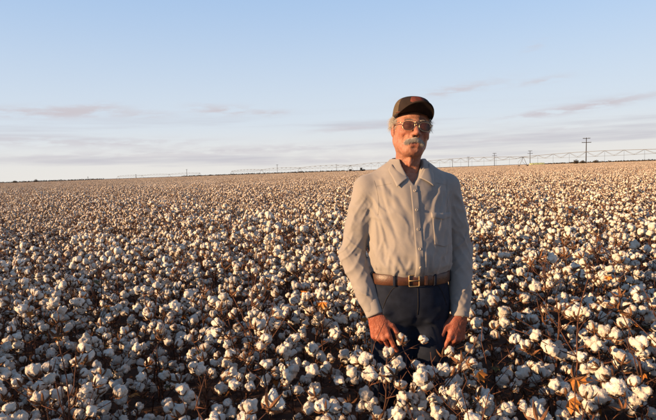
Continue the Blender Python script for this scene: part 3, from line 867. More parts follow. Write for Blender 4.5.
for s in (-1, 1):                                           # loose curls standing out round the ears
    for i in range(200):
        p = Vector((s * .077, hr.uniform(-.012, .06), hr.uniform(.008, .05)))
        strand(mh, p, Vector((s * 1.0, hr.uniform(-.1, .8), hr.uniform(-.9, .1))), hr.uniform(.016, .036), .22, .0008, .30, 6)
hair = under_head(mh.build('hair', M['hair'])); tag(hair, 'grey tousled hair showing below the cap')
mm_ = MB()
for i in range(1900):
    s = hr.choice((-1, 1)); t = hr.random() ** .85
    p = Vector((s * (-.002 + .036 * t), -.1045 + .021 * t ** 1.6 + hr.uniform(-.001, .003), -.0485 - .010 * t + hr.uniform(-.006, .003)))
    strand(mm_, p, Vector((s * (.35 + .5 * t), -.38 + .2 * t, -.75)), hr.uniform(.008, .018) * (1.0 if t < .55 else 1.45), .20, .0006, .26, 5)
ms = under_head(mm_.build('moustache', M['hair'])); tag(ms, 'bushy white and grey moustache')
mm_ = MB()
for i in range(150):
    s = hr.choice((-1, 1)); t = hr.random()
    p = Vector((s * (.012 + .036 * t), -.099 + .022 * t, .0215 + .004 * math.sin(t * 3.1) + hr.uniform(-.002, .002)))
    strand(mm_, p, Vector((s * .8, -.3, .25)), hr.uniform(.006, .011), .1, .0007, .15, 3)
tag(under_head(mm_.build('eyebrows', M['hair'])), kind='stuff')
# ------------------------------------------------------------------ cotton
def boll_mesh_near(seed):
    r = random.Random(seed); G = Field((-.056, -.056, -.012), (.056, .056, .085), .0040)
    nl = r.choice((4, 4, 5))
    a0 = r.uniform(0, 6.28)
    for i in range(nl):
        a = a0 + 2 * math.pi * i / nl + r.uniform(-.2, .2); rr = r.uniform(.014, .020); z = r.uniform(.024, .040)
        c = (math.cos(a) * rr, math.sin(a) * rr, z)
        G.u(ell(c, (r.uniform(.015, .019), r.uniform(.015, .019), r.uniform(.018, .025) * (1.3 if seed % 3 == 0 else 1))), .004)
        b_ = (c[0] * 1.25 + r.uniform(-.006, .006), c[1] * 1.25 + r.uniform(-.006, .006), z + r.uniform(-.016, .016))
        G.u(ell(b_, (r.uniform(.009, .014),) * 3), .005)
    G.u(ell((0, 0, .034), (.016, .016, .020)), .006)
    G.noise(.0042, (75, 75, 75), seed % 13); G.noise(.0024, (190, 190, 190), seed % 7 + 3)
    v, q = G.nets(); v = relax(v, q, 1, .4)
    # loose fibres standing off the lint
    rs_ = np.random.RandomState(seed); nrm = v - np.array((0, 0, .032)); nrm /= np.linalg.norm(nrm, axis=1)[:, None] + 1e-9
    V = v.tolist(); Q = q.tolist()
    for k in rs_.randint(0, len(v), 620):
        d = nrm[k] * .8 + rs_.normal(0, .7, 3); d /= np.linalg.norm(d); t_ = np.cross(d, rs_.normal(0, 1, 3)); t_ /= np.linalg.norm(t_) + 1e-9
        L = rs_.uniform(.003, .0085); o = len(V); b0 = v[k] - nrm[k] * .001
        V += [(b0 - t_ * .0006).tolist(), (b0 + t_ * .0006).tolist(), (b0 + d * L + rs_.normal(0, .001, 3)).tolist()]; Q.append([o, o + 1, o + 2])
    me = bpy.data.meshes.new('boll'); me.from_pydata(V, [], Q); me.materials.append(M['lint']); me.polygons.foreach_set('use_smooth', [True] * len(Q)); me.update()
    return me
def lint_lobes(mbx, Mx, r, sub, nl, mi, size=1.0, jit=.10):
    a0 = r.uniform(0, 6.28)
    for i in range(nl):
        a = a0 + 2 * math.pi * i / nl + r.uniform(-.25, .25); rr = r.uniform(.014, .021) * size * (1 if nl > 1 else .2)
        s = r.uniform(.016, .024) * size * (1.0 if nl > 2 else (1.25 if nl == 2 else 1.6))
        mbx.ico((math.cos(a) * rr, math.sin(a) * rr, (.030 + r.uniform(-.008, .010)) * size), (s, s, s * r.uniform(1.0, 1.35)), sub, mi, jit, r, True, Mx)
def bur_carpels(mbx, Mx, r, mi=0, n=5, fine=True):
    a0 = r.uniform(0, 6.28)
    for i in range(n):
        a = a0 + 2 * math.pi * i / n + r.uniform(-.2, .2); ca, sa = math.cos(a), math.sin(a); L = r.uniform(.85, 1.2); w = r.uniform(.006, .010); rec = r.uniform(-.004, .016)
        def P(rad, z, side): return Mx @ Vector((ca * rad * L - sa * side, sa * rad * L + ca * side, z))
        if fine:
            v = [P(.003, -.002, -.003), P(.003, -.002, .003), P(.020, .006, -w), P(.023, .001, 0), P(.020, .006, w), P(.034, .018 + rec * .5, -w * .7), P(.037, .014 + rec * .5, 0), P(.034, .018 + rec * .5, w * .7), P(.044, .030 + rec, 0)]
            f = [(0, 1, 3), (0, 3, 2), (1, 4, 3), (2, 3, 6, 5), (3, 4, 7, 6), (5, 6, 8), (6, 7, 8)]
        else:
            v = [P(.003, -.002, 0), P(.024, .006, -w), P(.024, .006, w), P(.042, .026 + rec, 0)]; f = [(0, 2, 1), (1, 2, 3)]
        mbx.add(v, f, mi)
    mbx.tube([Mx @ Vector((0, 0, -.010)), Mx @ Vector((0, 0, .003))], [.0025, .006], 5 if fine else 3, mi)
def skeleton(r, H, rich=1.0):
    """stalk polyline, branch polylines, boll frames of one plant"""
    stalk = []; x = y = 0.0; nn = 9; lx, ly = r.uniform(-.10, .10), r.uniform(-.10, .10)
    for i in range(nn + 1):
        t = i / nn; stalk.append(Vector((lx * t * t + r.uniform(-.006, .006), ly * t * t + r.uniform(-.006, .006), H * t)))
    def at(t): f = min(max(t, 0), .9999) * nn; i = int(f); return stalk[i].lerp(stalk[i + 1], f - i)
    branches = []; bolls = []
    nb = r.randint(12, 15); phi = r.uniform(0, 6.28)
    for k in range(nb):
        t = .26 + .74 * (k + r.uniform(0, .7)) / nb; t = min(t, .985); phi += R(137) + r.uniform(-.4, .4)
        L = (.34 * (1 - .55 * t) + .05) * r.uniform(.6, 1.15)
        el_ = r.uniform(.15, .75); d = Vector((math.cos(phi) * math.cos(el_), math.sin(phi) * math.cos(el_), math.sin(el_)))
        p = at(t).copy(); pts = [p.copy()]; nsg = 4
        for i in range(nsg):
            d2 = (d + Vector((r.uniform(-.35, .35), r.uniform(-.35, .35), r.uniform(-.15, .25)))).normalized()
            p = p + d2 * (L / nsg); pts.append(p.copy())
            if (i == nsg - 1) or (i >= 1 and r.random() < .58 * rich):
                ax = (d * .7 + Vector((r.uniform(-.6, .6), r.uniform(-.6, .6), r.uniform(-.3, .9)))).normalized()
                if p.z > .06: bolls.append((p + ax * .010, ax))
        branches.append(pts)
    for k in range(7):                       # bare low branches that fill the dark lower storey
        p = at(r.uniform(.06, .45)).copy(); an = r.uniform(0, 6.28); pts = [p.copy()]
        for i in range(3): p = p + Vector((math.cos(an) * .07 + r.uniform(-.03, .03), math.sin(an) * .07 + r.uniform(-.03, .03), r.uniform(.01, .07))); pts.append(p.copy())
        branches.append(pts)
    if r.random() < .6:
        ax = Vector((r.uniform(-.5, .5), r.uniform(-.5, .5), 1)).normalized(); bolls.append((stalk[-1] + ax * .008, ax))
    else:                                   # a bare whip sticking out above the canopy
        p = stalk[-1].copy(); pts = [p.copy()]
        for i in range(3): p = p + Vector((r.uniform(-.03, .03), r.uniform(-.03, .03), r.uniform(.04, .09))); pts.append(p.copy())
        branches.append(pts)
    for _ in range(r.randint(1, 3)):         # thin bare twigs reaching out of the canopy
        p = at(r.uniform(.5, .95)).copy(); pts = [p.copy()]; dd = Vector((r.uniform(-.6, .6), r.uniform(-.6, .6), 1)).normalized(); n2 = 4
        for i in range(n2): p = p + (dd + Vector((r.uniform(-.25, .25), r.uniform(-.25, .25), 0))) * r.uniform(.045, .085); pts.append(p.copy())
        branches.append(pts)
    return stalk, branches, bolls
def stalk_into(mbx, stalk, branches, r, n=5, mi=0, k=1.0):
    ns = len(stalk) - 1
    mbx.tube(stalk, [(.0062 - .0040 * i / ns) * k for i in range(ns + 1)], n, mi)
    for pts in branches:
        m_ = len(pts) - 1
        mbx.tube(pts, [(.0024 - .0011 * i / m_) * k for i in range(m_ + 1)], max(3, n - 1), mi)
        if n >= 5:                          # small side spurs and dry bracts
            for i in range(1, m_):
                if r.random() < .9:
                    q = pts[i]; e_ = q + Vector((r.uniform(-.03, .03), r.uniform(-.03, .03), r.uniform(.0, .04)))
                    mbx.tube([q, e_], [.0017, .0008], 3, mi)
def frame(p, ax, r, s=1.0):
    q = ax.to_track_quat('Z', 'Y').to_matrix().to_4x4()
    return Matrix.Translation(p) @ q @ Matrix.Rotation(r.uniform(0, 6.28), 4, 'Z') @ Matrix.Scale(s, 4)
def leaf_shape(mbx, Mx, r, size, mi=0):
    V = [Mx @ Vector((0, 0, 0))]; pts = []
    lob = [(-78, .58), (-58, .46), (-38, .85), (-19, .60), (0, 1.0), (19, .60), (38, .85), (58, .46), (78, .58)]
    for a, l in lob:
        a_ = R(a); cz = r.uniform(-.25, .25) * l
        V.append(Mx @ Vector((math.sin(a_) * l * size, math.cos(a_) * l * size, cz * size)))
    V.append(Mx @ Vector((0, -.08 * size, 0)))
    f = [(0, i, i + 1) for i in range(1, 9)]
    mbx.add(V, f, mi)
    mbx.tube([Mx @ Vector((0, -.5 * size, -.1 * size)), Mx @ Vector((0, 0, 0))], [.0012, .0012], 3, mi)

NEAR_BOLLS = [boll_mesh_near(100 + i) for i in range(15)]
NEAR_BURS = []
for i in range(8):
    mbx = MB(); bur_carpels(mbx, Matrix.Identity(4), random.Random(300 + i), 0, 5); NEAR_BURS.append(mbx.mesh('bur', [M['bur']], False))
LEAVES = []
for i in range(6):
    mbx = MB(); leaf_shape(mbx, Matrix.Identity(4), random.Random(500 + i), 1.0); LEAVES.append([mbx.mesh('leaf', [M[k]], False) for k in ('leaf', 'leaf_g')])
# near templates: stalk mesh + lists of boll frames; mid templates: joined bolls
NEAR_T = []
for i in range(12):
    r = random.Random(700 + i); sk = skeleton(r, r.uniform(.62, .82)); mbx = MB(); stalk_into(mbx, sk[0], sk[1], r, 6)
    NEAR_T.append((mbx.mesh('stalk', [M['stem']]), sk))
MID_T = []
for i in range(10):
    r = random.Random(900 + i); sk = skeleton(r, r.uniform(.62, .82)); mbx = MB(); stalk_into(mbx, sk[0], sk[1], r, 5)
    m1, m2 = MB(), MB()
    for p, ax in sk[2]:
        Mx = frame(p, ax, r, r.uniform(.54, .86)); lint_lobes(m1, Mx, r, 2 if i < 5 else 1, r.choice((4, 5)), 0); bur_carpels(m2, Mx, r, 0, 5, False)
    for _ in range(9):
        b_ = r.choice(sk[1]); Mx = frame(b_[r.randint(2, len(b_) - 1)], Vector((r.uniform(-1, 1), r.uniform(-1, 1), 1)).normalized(), r, r.uniform(.6, .9)); bur_carpels(m2, Mx, r, 0, 5, False)
    for _ in range(r.randint(3, 8)):
        b_ = r.choice(sk[1]); Mx = Matrix.Translation(b_[2]) @ Matrix.Rotation(r.uniform(0, 6.28), 4, 'Z') @ Matrix.Rotation(r.uniform(-1.2, .6), 4, 'X')
        leaf_shape(m2, Mx, r, r.uniform(.03, .06))
    MID_T.append((mbx.mesh('stalk', [M['stem']]), m1.mesh('bolls', [M['lint']]), m2.mesh('burs', [M['bur']], False)))
FAR_MATS = [M['lint_far'], M['bur'], M['stem']]
FAR_T = []
for i in range(8):                                   # single plants, light
    r = random.Random(1100 + i); sk = skeleton(r, r.uniform(.62, .84)); mbx = MB(); stalk_into(mbx, sk[0], sk[1], r, 3, 2, 1.2)
    for p, ax in sk[2]:
        Mx = frame(p, ax, r, r.uniform(.54, .84)); lint_lobes(mbx, Mx, r, 1, 3, 0, 1.0, .16); bur_carpels(mbx, Mx, r, 1, 4, False)
    for _ in range(10):
        b_ = r.choice(sk[1]); Mx = frame(b_[r.randint(2, len(b_) - 1)], Vector((r.uniform(-1, 1), r.uniform(-1, 1), 1)).normalized(), r, r.uniform(.6, 1.0)); bur_carpels(mbx, Mx, r, 1, 4, False)
    FAR_T.append(mbx.mesh('far_cotton_plant', FAR_MATS))
PATCH = 4.0
for i in range(4):                                   # squares of field for the distance
    r = random.Random(1300 + i); mbx = MB(); g_ = 11
    for a in range(g_):
        for c in range(g_):
            x = (a + r.random()) / g_ * PATCH - PATCH / 2; y = (c + r.random()) / g_ * PATCH - PATCH / 2; H = r.uniform(.58, .82)
            mbx.tube([(x, y, 0), (x + r.uniform(-.05, .05), y + r.uniform(-.05, .05), H)], [.012, .006], 3, 2, False)
            for k in range(5):
                z = H * r.uniform(.35, .95); an = r.uniform(0, 6.28); L = r.uniform(.1, .26)
                mbx.tube([(x, y, z), (x + math.cos(an) * L, y + math.sin(an) * L, z + r.uniform(0, .12))], [.008, .005], 3, 2, False)
            for k in range(24):
                an = r.uniform(0, 6.28); L = r.uniform(.02, .27); s = r.uniform(.020, .029); z = H * r.uniform(.45, 1.04)
                c_ = Vector((x + math.cos(an) * L, y + math.sin(an) * L, z)); mbx.ico(c_, (s, s, s * r.uniform(.8, 1.1)), 1, 0, .2, r)
                b_ = c_ + Vector((r.uniform(-.03, .03), r.uniform(-.03, .03), -.015)); u_ = r.uniform(.02, .04)
                mbx.add([b_ + Vector((-u_, 0, 0)), b_ + Vector((u_, .01, .01)), b_ + Vector((0, u_ * .3, .045)), b_ + Vector((0, -u_, .02))], [(0, 1, 2), (0, 1, 3)], 1)
    FAR_T.append(mbx.mesh('cotton_square', FAR_MATS))
NPL, NPA = 8, 4

# ---- where plants stand
pr = random.Random(77)
def cell_rand(i, j, k): return random.Random((i * 73856093) ^ (j * 19349663) ^ (k * 83492791))
SP = 0.335; RMAX = 34.0
cand = []
nI = int(RMAX / SP) + 2
for i in range(-nI, nI + 1):
    for j in range(-14, nI + 1):
        q = cell_rand(i, j, 1)
        x = (i + q.uniform(.05, .95)) * SP; y = (j + q.uniform(.05, .95)) * SP
        if abs(x) > 5.5 + max(0, y) * .86 or y < -5: continue
        if x * x + y * y > RMAX * RMAX: continue
        if x * x + y * y < .62 ** 2: continue                                   # the photographer's place
        if (x - MAN_X) ** 2 / .31 ** 2 + (y - MAN_Y) ** 2 / .25 ** 2 < 1: continue       # the man's legs
        sc = q.uniform(.86, 1.14) * (1 - .08 * math.sin(x * 1.3 + y * .9)) 
        if q.random() < .035: continue
        # plants between the camera and his thighs stay lower
        if 1.1 < y < MAN_Y and abs(x - MAN_X * y / MAN_Y) < .30: sc = min(sc, 1.0)
        cand.append((x, y, sc, q.uniform(0, 6.28), q.random(), (i, j)))
for n_, (x, y, sc) in enumerate(((.17, 2.08, .99), (.33, 2.02, .90), (.46, 2.05, .84), (.62, 2.22, .86), (.26, 1.80, .95), (.42, 1.78, .88), (.05, 2.2, 1.0), (.27, 2.12, .93), (.56, 2.02, .78))):
    cand.append((x, y, sc, n_ * 1.7 + .4, (n_ * .37 + .11) % 1, (900 + n_, 3)))
cand = [c for c in cand if not (c[5][0] < 800 and abs(c[0] - MAN_X * c[1] / MAN_Y) < .26 and 1.95 < c[1] < 2.4)]    # and before his thighs
cand = [c for c in cand if not (c[5][0] < 800 and .50 < c[0] < .68 and 1.75 < c[1] < 2.25)]    # open towards his left hand
def in_view(x, y, sc):
    for z in (.82 * sc, .5 * sc):
        p = project((x, y, z))
        if p and -60 < p[0] < 716 and p[1] < 490: return p
    return None
seen = []
rest = []
for c in cand:
    p = in_view(*c[:3])
    (seen if p else rest).append((c, p))
seen.sort(key=lambda e: e[1][2])
near300 = seen[:300]; rest = [c for c, _ in rest] + [c for c, _ in seen[300:]]
NEAR_D = 3.9
ones = ['', 'first', 'second', 'third', 'fourth', 'fifth', 'sixth', 'seventh', 'eighth', 'ninth', 'tenth', 'eleventh', 'twelfth', 'thirteenth', 'fourteenth', 'fifteenth', 'sixteenth', 'seventeenth', 'eighteenth', 'nineteenth']
def ordinal(n):
    if n < 20: return ones[n]
    t = n // 10 - 2
    return (('twenty', 'thirty', 'forty', 'fifty', 'sixty', 'seventy', 'eighty', 'ninety')[t] + '-' + ones[n % 10]) if n % 10 else ('twentieth', 'thirtieth', 'fortieth', 'fiftieth', 'sixtieth', 'seventieth', 'eightieth', 'ninetieth')[t]
man_px = 411
def rank(test):
    return {k: n + 1 for n, k in enumerate(sorted([k for k, (c, p) in enumerate(near300) if test(k, p)], key=lambda k: near300[k][1][0]))}
rankb = rank(lambda k, p: p[1] > 372)
rankm = rank(lambda k, p: k not in rankb and abs(p[0] - man_px) < 66 and p[2] < 2.6)
rankf = rank(lambda k, p: k not in rankb and k not in rankm and p[2] < NEAR_D)
def plant_label(k, c, p):
    if k in rankb: return 'cotton plant with large open bolls, %s from the left along the bottom edge' % ordinal(rankb[k]), 'cotton plants along the bottom edge'
    if k in rankm: return 'dry cotton plant before the legs of the man, %s from the left' % ordinal(rankm[k]), 'cotton plants in front of the man'
    if k in rankf: return 'foreground cotton plant behind the bottom row, %s from the left edge' % ordinal(rankf[k]), 'foreground cotton plants behind the bottom row'
    d = p[2]; x = p[0]
    zone = 'at the left edge' if x < 90 else 'left of centre' if x < 215 else 'near centre, left of the man' if x < 340 else 'behind the man' if x < 480 else 'right of the man' if x < 570 else 'at the right edge'
    if d < 5.2: return 'dry small-bolled cotton plant just beyond the foreground, %s' % zone, 'cotton plants beyond the foreground ' + zone
    return 'small dry cotton plant in the middle distance, %s' % zone, 'middle distance cotton plants ' + zone
def add_leaf(root, pos, r, size, green=False, rx=None):
    o = link('leaf', r.choice(LEAVES)[1 if green else 0], root)
    o.matrix_local = Matrix.Translation(pos) @ Matrix.Rotation(r.uniform(0, 6.28), 4, 'Z') @ Matrix.Rotation(r.uniform(-1.3, .7) if rx is None else rx, 4, 'X') @ Matrix.Scale(size, 4)
    return o
for k, (c, p) in enumerate(near300):
    x, y, sc, rz, rr, ij = c; r = cell_rand(ij[0], ij[1], 9)
    root = empty('cotton_plant', (x, y, 0), rz); root.scale = (sc, sc, sc)
    lab, grp = plant_label(k, c, p); tag(root, lab, 'cotton plant', grp)
    if p[2] < NEAR_D:
        me, sk = NEAR_T[int(rr * len(NEAR_T)) % len(NEAR_T)]
        link('stalk', me, root)
        for bp, ax in sk[2]:
            o = link('boll', r.choice(NEAR_BOLLS), root); s = r.uniform(.52, .90) / sc
            o.matrix_local = frame(bp, (ax + Vector((r.uniform(-.3, .3), r.uniform(-.3, .3), r.uniform(-.2, .2)))).normalized(), r, s)
            link('bur', r.choice(NEAR_BURS), o)
        for _ in range(r.choice((4, 5, 6))):               # emptied burs that have lost their lint
            b_ = r.choice(sk[1]); e_ = link('empty_bur', r.choice(NEAR_BURS), root); e_.matrix_local = frame(b_[r.randint(2, len(b_) - 1)], Vector((r.uniform(-1, 1), r.uniform(-1, 1), 1)).normalized(), r, r.uniform(.6, .9))
        for _ in range(r.choice((1, 2, 3, 4))):
            b_ = r.choice(sk[1]); add_leaf(root, b_[r.randint(1, 3)], r, r.uniform(.025, .055), r.random() < .35)
    else:
        a, b_, d_ = MID_T[(int(rr * 5) % 5) + (0 if p[2] < 6 else 5)]
        link('stalk', a, root); tag(link('boll_cluster', b_, root), kind='stuff'); tag(link('bur_cluster', d_, root), kind='stuff')

def leaf_near(px, py, dist, size):            # one of the large orange leaves that stand out
    d = CAM_M.to_3x3() @ Vector(((px - 328) / FPX, -(py - 210) / FPX, -1)); pt = Vector((0, 0, CAM_H)) + d * dist
    best = min((o for o in COL.objects if o.name.startswith('cotton_plant') and o.type == 'EMPTY'), key=lambda o: (o.location.xy - pt.xy).length)
    r = random.Random(px); o = link('leaf', LEAVES[px % 6][0], best); o['label'] = 'large bright orange dry leaf'
    Mb = Matrix.Translation(best.location) @ Matrix.Rotation(best.rotation_euler.z, 4, 'Z') @ Matrix.Diagonal((*best.scale, 1))
    o.matrix_local = Mb.inverted() @ (Matrix.Translation(pt) @ Matrix.Rotation(r.uniform(-.4, .4), 4, 'Z') @ Matrix.Rotation(R(65), 4, 'X') @ Matrix.Rotation(r.uniform(2.4, 3.8), 4, 'Z') @ Matrix.Scale(size, 4))
for a_ in ((576, 376, 1.72, .062), (569, 400, 1.66, .050), (637, 284, 3.0, .065), (478, 372, 1.95, .045), (270, 396, 1.75, .04)): leaf_near(*a_)

# ---- the rest of the field: one object of points that carry whole plants and squares
pts, rot, scl, idx = [], [], [], []
for (x, y, sc, rz, rr, ij) in rest:
    pts.append((x, y, 0)); rot.append(rz); scl.append(sc); idx.append(int(rr * NPL) % NPL)
nP = int(700 / PATCH)
for i in range(-nP, nP + 1):
    for j in range(-3, nP + 1):
        x, y = i * PATCH, j * PATCH; rr_ = math.hypot(x, y)
        if rr_ < RMAX - .5 * PATCH or rr_ > 690 or y < 0 or abs(x) > 14 + y * .95: continue
        q = cell_rand(i, j, 3)
        pts.append((x + q.uniform(-.2, .2), y + q.uniform(-.2, .2), 0)); rot.append(q.randint(0, 3) * math.pi / 2); scl.append(q.uniform(1.02, 1.10)); idx.append(NPL + q.randrange(NPA))
me = bpy.data.meshes.new('cotton_field'); me.from_pydata(pts, [], [])
for nm, ty, vals in (('rot', 'FLOAT', rot), ('scl', 'FLOAT', scl), ('pick', 'INT', idx)):
    a = me.attributes.new(nm, ty, 'POINT'); a.data.foreach_set('value', vals)
field = link('cotton_field', me)
tag(field, 'dense cotton plants with white bolls stretching away to the horizon', 'cotton field', kind='stuff')
ng = bpy.data.node_groups.new('field_scatter', 'GeometryNodeTree')
ng.interface.new_socket('Geometry', in_out='INPUT', socket_type='NodeSocketGeometry'); ng.interface.new_socket('Geometry', in_out='OUTPUT', socket_type='NodeSocketGeometry')
gi, go = ng.nodes.new('NodeGroupInput'), ng.nodes.new('NodeGroupOutput')
gj = ng.nodes.new('GeometryNodeJoinGeometry')
def named(nm, dt): n = ng.nodes.new('GeometryNodeInputNamedAttribute'); n.data_type = dt; n.inputs['Name'].default_value = nm; return n.outputs['Attribute']
pick = named('pick', 'INT'); rv = ng.nodes.new('ShaderNodeCombineXYZ'); ng.links.new(named('rot', 'FLOAT'), rv.inputs[2]); sv_ = named('scl', 'FLOAT')
for k, tm in enumerate(FAR_T):
    src = bpy.data.objects.new('far_cotton', tm)       # kept outside the scene: only its shape is used
    oi = ng.nodes.new('GeometryNodeObjectInfo'); oi.inputs['Object'].default_value = src; oi.inputs['As Instance'].default_value = True
    cmp_ = ng.nodes.new('FunctionNodeCompare'); cmp_.data_type = 'INT'; cmp_.operation = 'EQUAL'
    ng.links.new(pick, cmp_.inputs[2]); cmp_.inputs[3].default_value = k
    ip = ng.nodes.new('GeometryNodeInstanceOnPoints')
    ng.links.new(gi.outputs[0], ip.inputs['Points']); ng.links.new(cmp_.outputs[0], ip.inputs['Selection']); ng.links.new(oi.outputs['Geometry'], ip.inputs['Instance'])
    ng.links.new(rv.outputs[0], ip.inputs['Rotation']); ng.links.new(sv_, ip.inputs['Scale'])
    ng.links.new(ip.outputs[0], gj.inputs[0])
ng.links.new(gj.outputs[0], go.inputs[0])
md = field.modifiers.new('scatter', 'NODES'); md.node_group = ng

# ---- dry leaves and lint fallen between the rows
lr = random.Random(8); mbx = MB()
for k in range(9000):
    d = 1.0 + 8.5 * lr.random() ** .8; an = lr.uniform(-.75, .75); x, y = math.sin(an) * d, math.cos(an) * d; s_ = lr.uniform(.012, .035); a_ = lr.uniform(0, 6.28)
    ca, sa = math.cos(a_) * s_, math.sin(a_) * s_; z = .006 + lr.uniform(0, .01)
    mi_ = 1 if lr.random() < .10 else 0
    mbx.add([(x - ca, y - sa, z), (x + sa * .6, y - ca * .6, z + lr.uniform(0, .015)), (x + ca, y + sa, z + lr.uniform(0, .02)), (x - sa * .6, y + ca * .6, z + lr.uniform(0, .015))], [(0, 1, 2), (0, 2, 3)], mi_)
tag(mbx.build('leaf_litter', [M['bur'], M['lint_far']], None, False), 'dry brown leaves and lint scraps littering the soil', 'leaf litter', kind='stuff')
# ------------------------------------------------------------------ things along the horizon
br = random.Random(21)
pole_lab = {587: 'tall dark utility pole with two crossarms, nearest and largest of the poles', 530: 'utility pole with two crossarms left of the largest pole, by the green cover'}
def utility_pole(px, hpx, H, label, two=True, lean=0.0):
    p = ground_at(px, H * FPX / hpx)
    t = empty('utility_pole', (p.x, p.y, 0), br.uniform(-.25, .25)); t.rotation_euler.y = R(lean)
    tag(t, label, 'utility pole', 'utility poles along the horizon')
    k = max(1.0, 12 / hpx * .9)
    mbx = MB(); mbx.tube([(0, 0, -.3), (0, 0, H * .5), (0, 0, H)], [.22 * k, .19 * k, .15 * k], 10); mbx.build('shaft', M['wood'], t)
    for z, w in (((H - .35, 1.5), (H - 2.1, 1.9)) if two else ((H - .5, 1.3),)):
        mbx = MB(); mbx.box((-w, -.30 * k, z - .12), (w, -.14 * k, z + .12)); arm = mbx.build('crossarm', M['wood'], t, False)
        for x in (-w * .92, -w * .5, w * .5, w * .92):
            mbx = MB(); mbx.tube([(x, -.22 * k, z + .10), (x, -.22 * k, z + .2), (x, -.22 * k, z + .34)], [.05, .09, .05], 6); mbx.build('insulator', M['steel'], arm)
    return t
utility_pole(586, 25, 12, 'tall dark utility pole with two crossarms, the nearest and largest of them', True, 0.9)
utility_pole(530, 14.5, 11, 'dark utility pole with two crossarms standing at the end of the green cotton module', True, 0.5)
utility_pole(494.5, 13.5, 11, 'utility pole with two crossarms, third from the right along the horizon', True, .3)
utility_pole(468.5, 10.5, 11, 'small utility pole with two crossarms, fourth from the right along the horizon')
utility_pole(452.5, 8.5, 11, 'small utility pole just right of the shoulder of the man', True)
utility_pole(336.5, 7.5, 11, 'faint small utility pole left of the parked trailer', False)
utility_pole(277.5, 9.5, 11, 'faint utility pole left of the man, above the dark hedge line', False)
utility_pole(187, 7.5, 11, 'faint lone utility pole over the left part of the field', False)
utility_pole(136, 4.0, 9, 'tiny faint utility pole, second from the left', False)
utility_pole(88, 3.2, 9, 'tiny faint utility pole, leftmost of all', False)

def pivot(A, Bp, spans, label):
    A, Bp = Vector(A), Vector(Bp); L = (Bp - A).length; sl = L / spans
    root = empty('irrigation_rig', A, math.atan2((Bp - A).y, (Bp - A).x)); tag(root, label, 'irrigation rig')
    H = 3.9; mt = M['steel']
    for s in range(spans):
        arch = lambda t: H + .6 * math.sin(math.pi * t)
        nb_ = 9
        mbx = MB(); mbx.tube([(s * sl + sl * i / 18, 0, arch(i / 18)) for i in range(19)], .07, 6); pipe = mbx.build('pipe_span', mt, root)
        low = [(s * sl + sl * (i + .5) / nb_, 0, arch((i + .5) / nb_) - 1.5 * math.sin(math.pi * (i + .5) / nb_) ** .5) for i in range(nb_)]
        for i in range(nb_):
            mbx = MB(); x, _, z = low[i]
            for sy in (-.6, .6):
                x0, x1 = s * sl + sl * i / nb_, s * sl + sl * (i + 1) / nb_
                mbx.tube([(x0, 0, arch(i / nb_)), (x, sy, z), (x1, 0, arch((i + 1) / nb_))], .04, 3)
            mbx.tube([(x, -.6, z), (x, .6, z)], .045, 3); mbx.build('truss_brace', mt, root)
        mbx = MB()
        for sy in (-.6, .6): mbx.tube([(s * sl, sy * .2, H - .1)] + [(x, sy, z) for x, _, z in low] + [((s + 1) * sl, sy * .2, H - .1)], .03, 3)
        mbx.build('truss_rod', mt, root)
        for i in range(1, nb_):
            x = s * sl + sl * i / nb_; mbx = MB(); mbx.tube([(x, 0, arch(i / nb_)), (x, .05, 1.4)], .03, 3); mbx.build('drop_hose', M['dark'], root)
    for s in range(spans + 1):
        x = s * sl; tw = MB()
        for sy in (-2.1, 2.1):
            tw.tube([(x, 0, H), (x, sy, .75)], .07, 4); tw.tube([(x, 0, H), (x + (1.2 if s < spans else -1.2), sy * .5, 2.3), (x, sy, .75)], .045, 3)
        tw.tube([(x, -2.1, .75), (x, 2.1, .75)], .09, 4); t_ = tw.build('drive_tower', mt, root)
        for sy in (-2.1, 2.1):
            w = MB(); w.tube([(x - .15, sy, .58), (x - .12, sy, .58), (x + .12, sy, .58), (x + .15, sy, .58)], [.40, .58, .58, .40], 14); w.build('wheel', M['tyre'], t_)
    return root
a, b_ = ground_at(690, 165), ground_at(232, 400)
pivot((a.x, a.y, 0), (b_.x, b_.y, 0), 6, 'long wheeled irrigation rig with trussed pipe spans across the horizon behind the man')
a, b_ = ground_at(200, 520), ground_at(118, 640)
pivot((a.x, a.y, 0), (b_.x, b_.y, 0), 3, 'distant faint irrigation rig low over the left part of the field')

# pale green covered cotton module
p = ground_at(537, 400); H = 2.1
t = empty('cotton_module', (p.x, p.y, 0), R(8)); tag(t, 'long pale green covered cotton module at the far field edge', 'cotton module')
def loaf(x0, x1, w, z0, z1, rnd, top):
    mbx = MB(); V = []; Fq = []; n = 16; xs = [x0, x0 + .12, *[x0 + (x1 - x0) * i / 8 for i in range(1, 8)], x1 - .12, x1]
    for i, x in enumerate(xs):
        k = .96 if i in (0, len(xs) - 1) else 1 + .015 * math.sin(i * 2.1)
        for j in range(n + 1):
            a = math.pi * j / n; e = .35
            V.append((x, math.copysign(abs(math.cos(a)) ** e, math.cos(a)) * w * k, z0 + (z1 - z0) * abs(math.sin(a)) ** e * k))
    for i in range(len(xs) - 1):
        for j in range(n): q = i * (n + 1) + j; Fq.append((q, q + 1, q + n + 2, q + n + 1))
    Fq.append(tuple(range(n + 1))); Fq.append(tuple(reversed(range(len(V) - n - 1, len(V)))))
    mbx.add(V, Fq); return mbx
loaf(-4.8, 4.8, 1.2, 0, 1.5, 0, 1).build('cotton_block', M['bale'], t); loaf(-4.87, 4.87, 1.26, 1.0, H, 0, 1).build('cover', M['tarp'], t)
for x in (-3.2, 0, 3.2):
    mbx = MB(); mbx.tube([(x, 1.30, .9), (x, 1.30, 1.7), (x, .9, H + .04), (x, -.9, H + .04), (x, -1.30, 1.7), (x, -1.30, .9)], .03, 4); mbx.build('tie_rope', M['dark'], t)

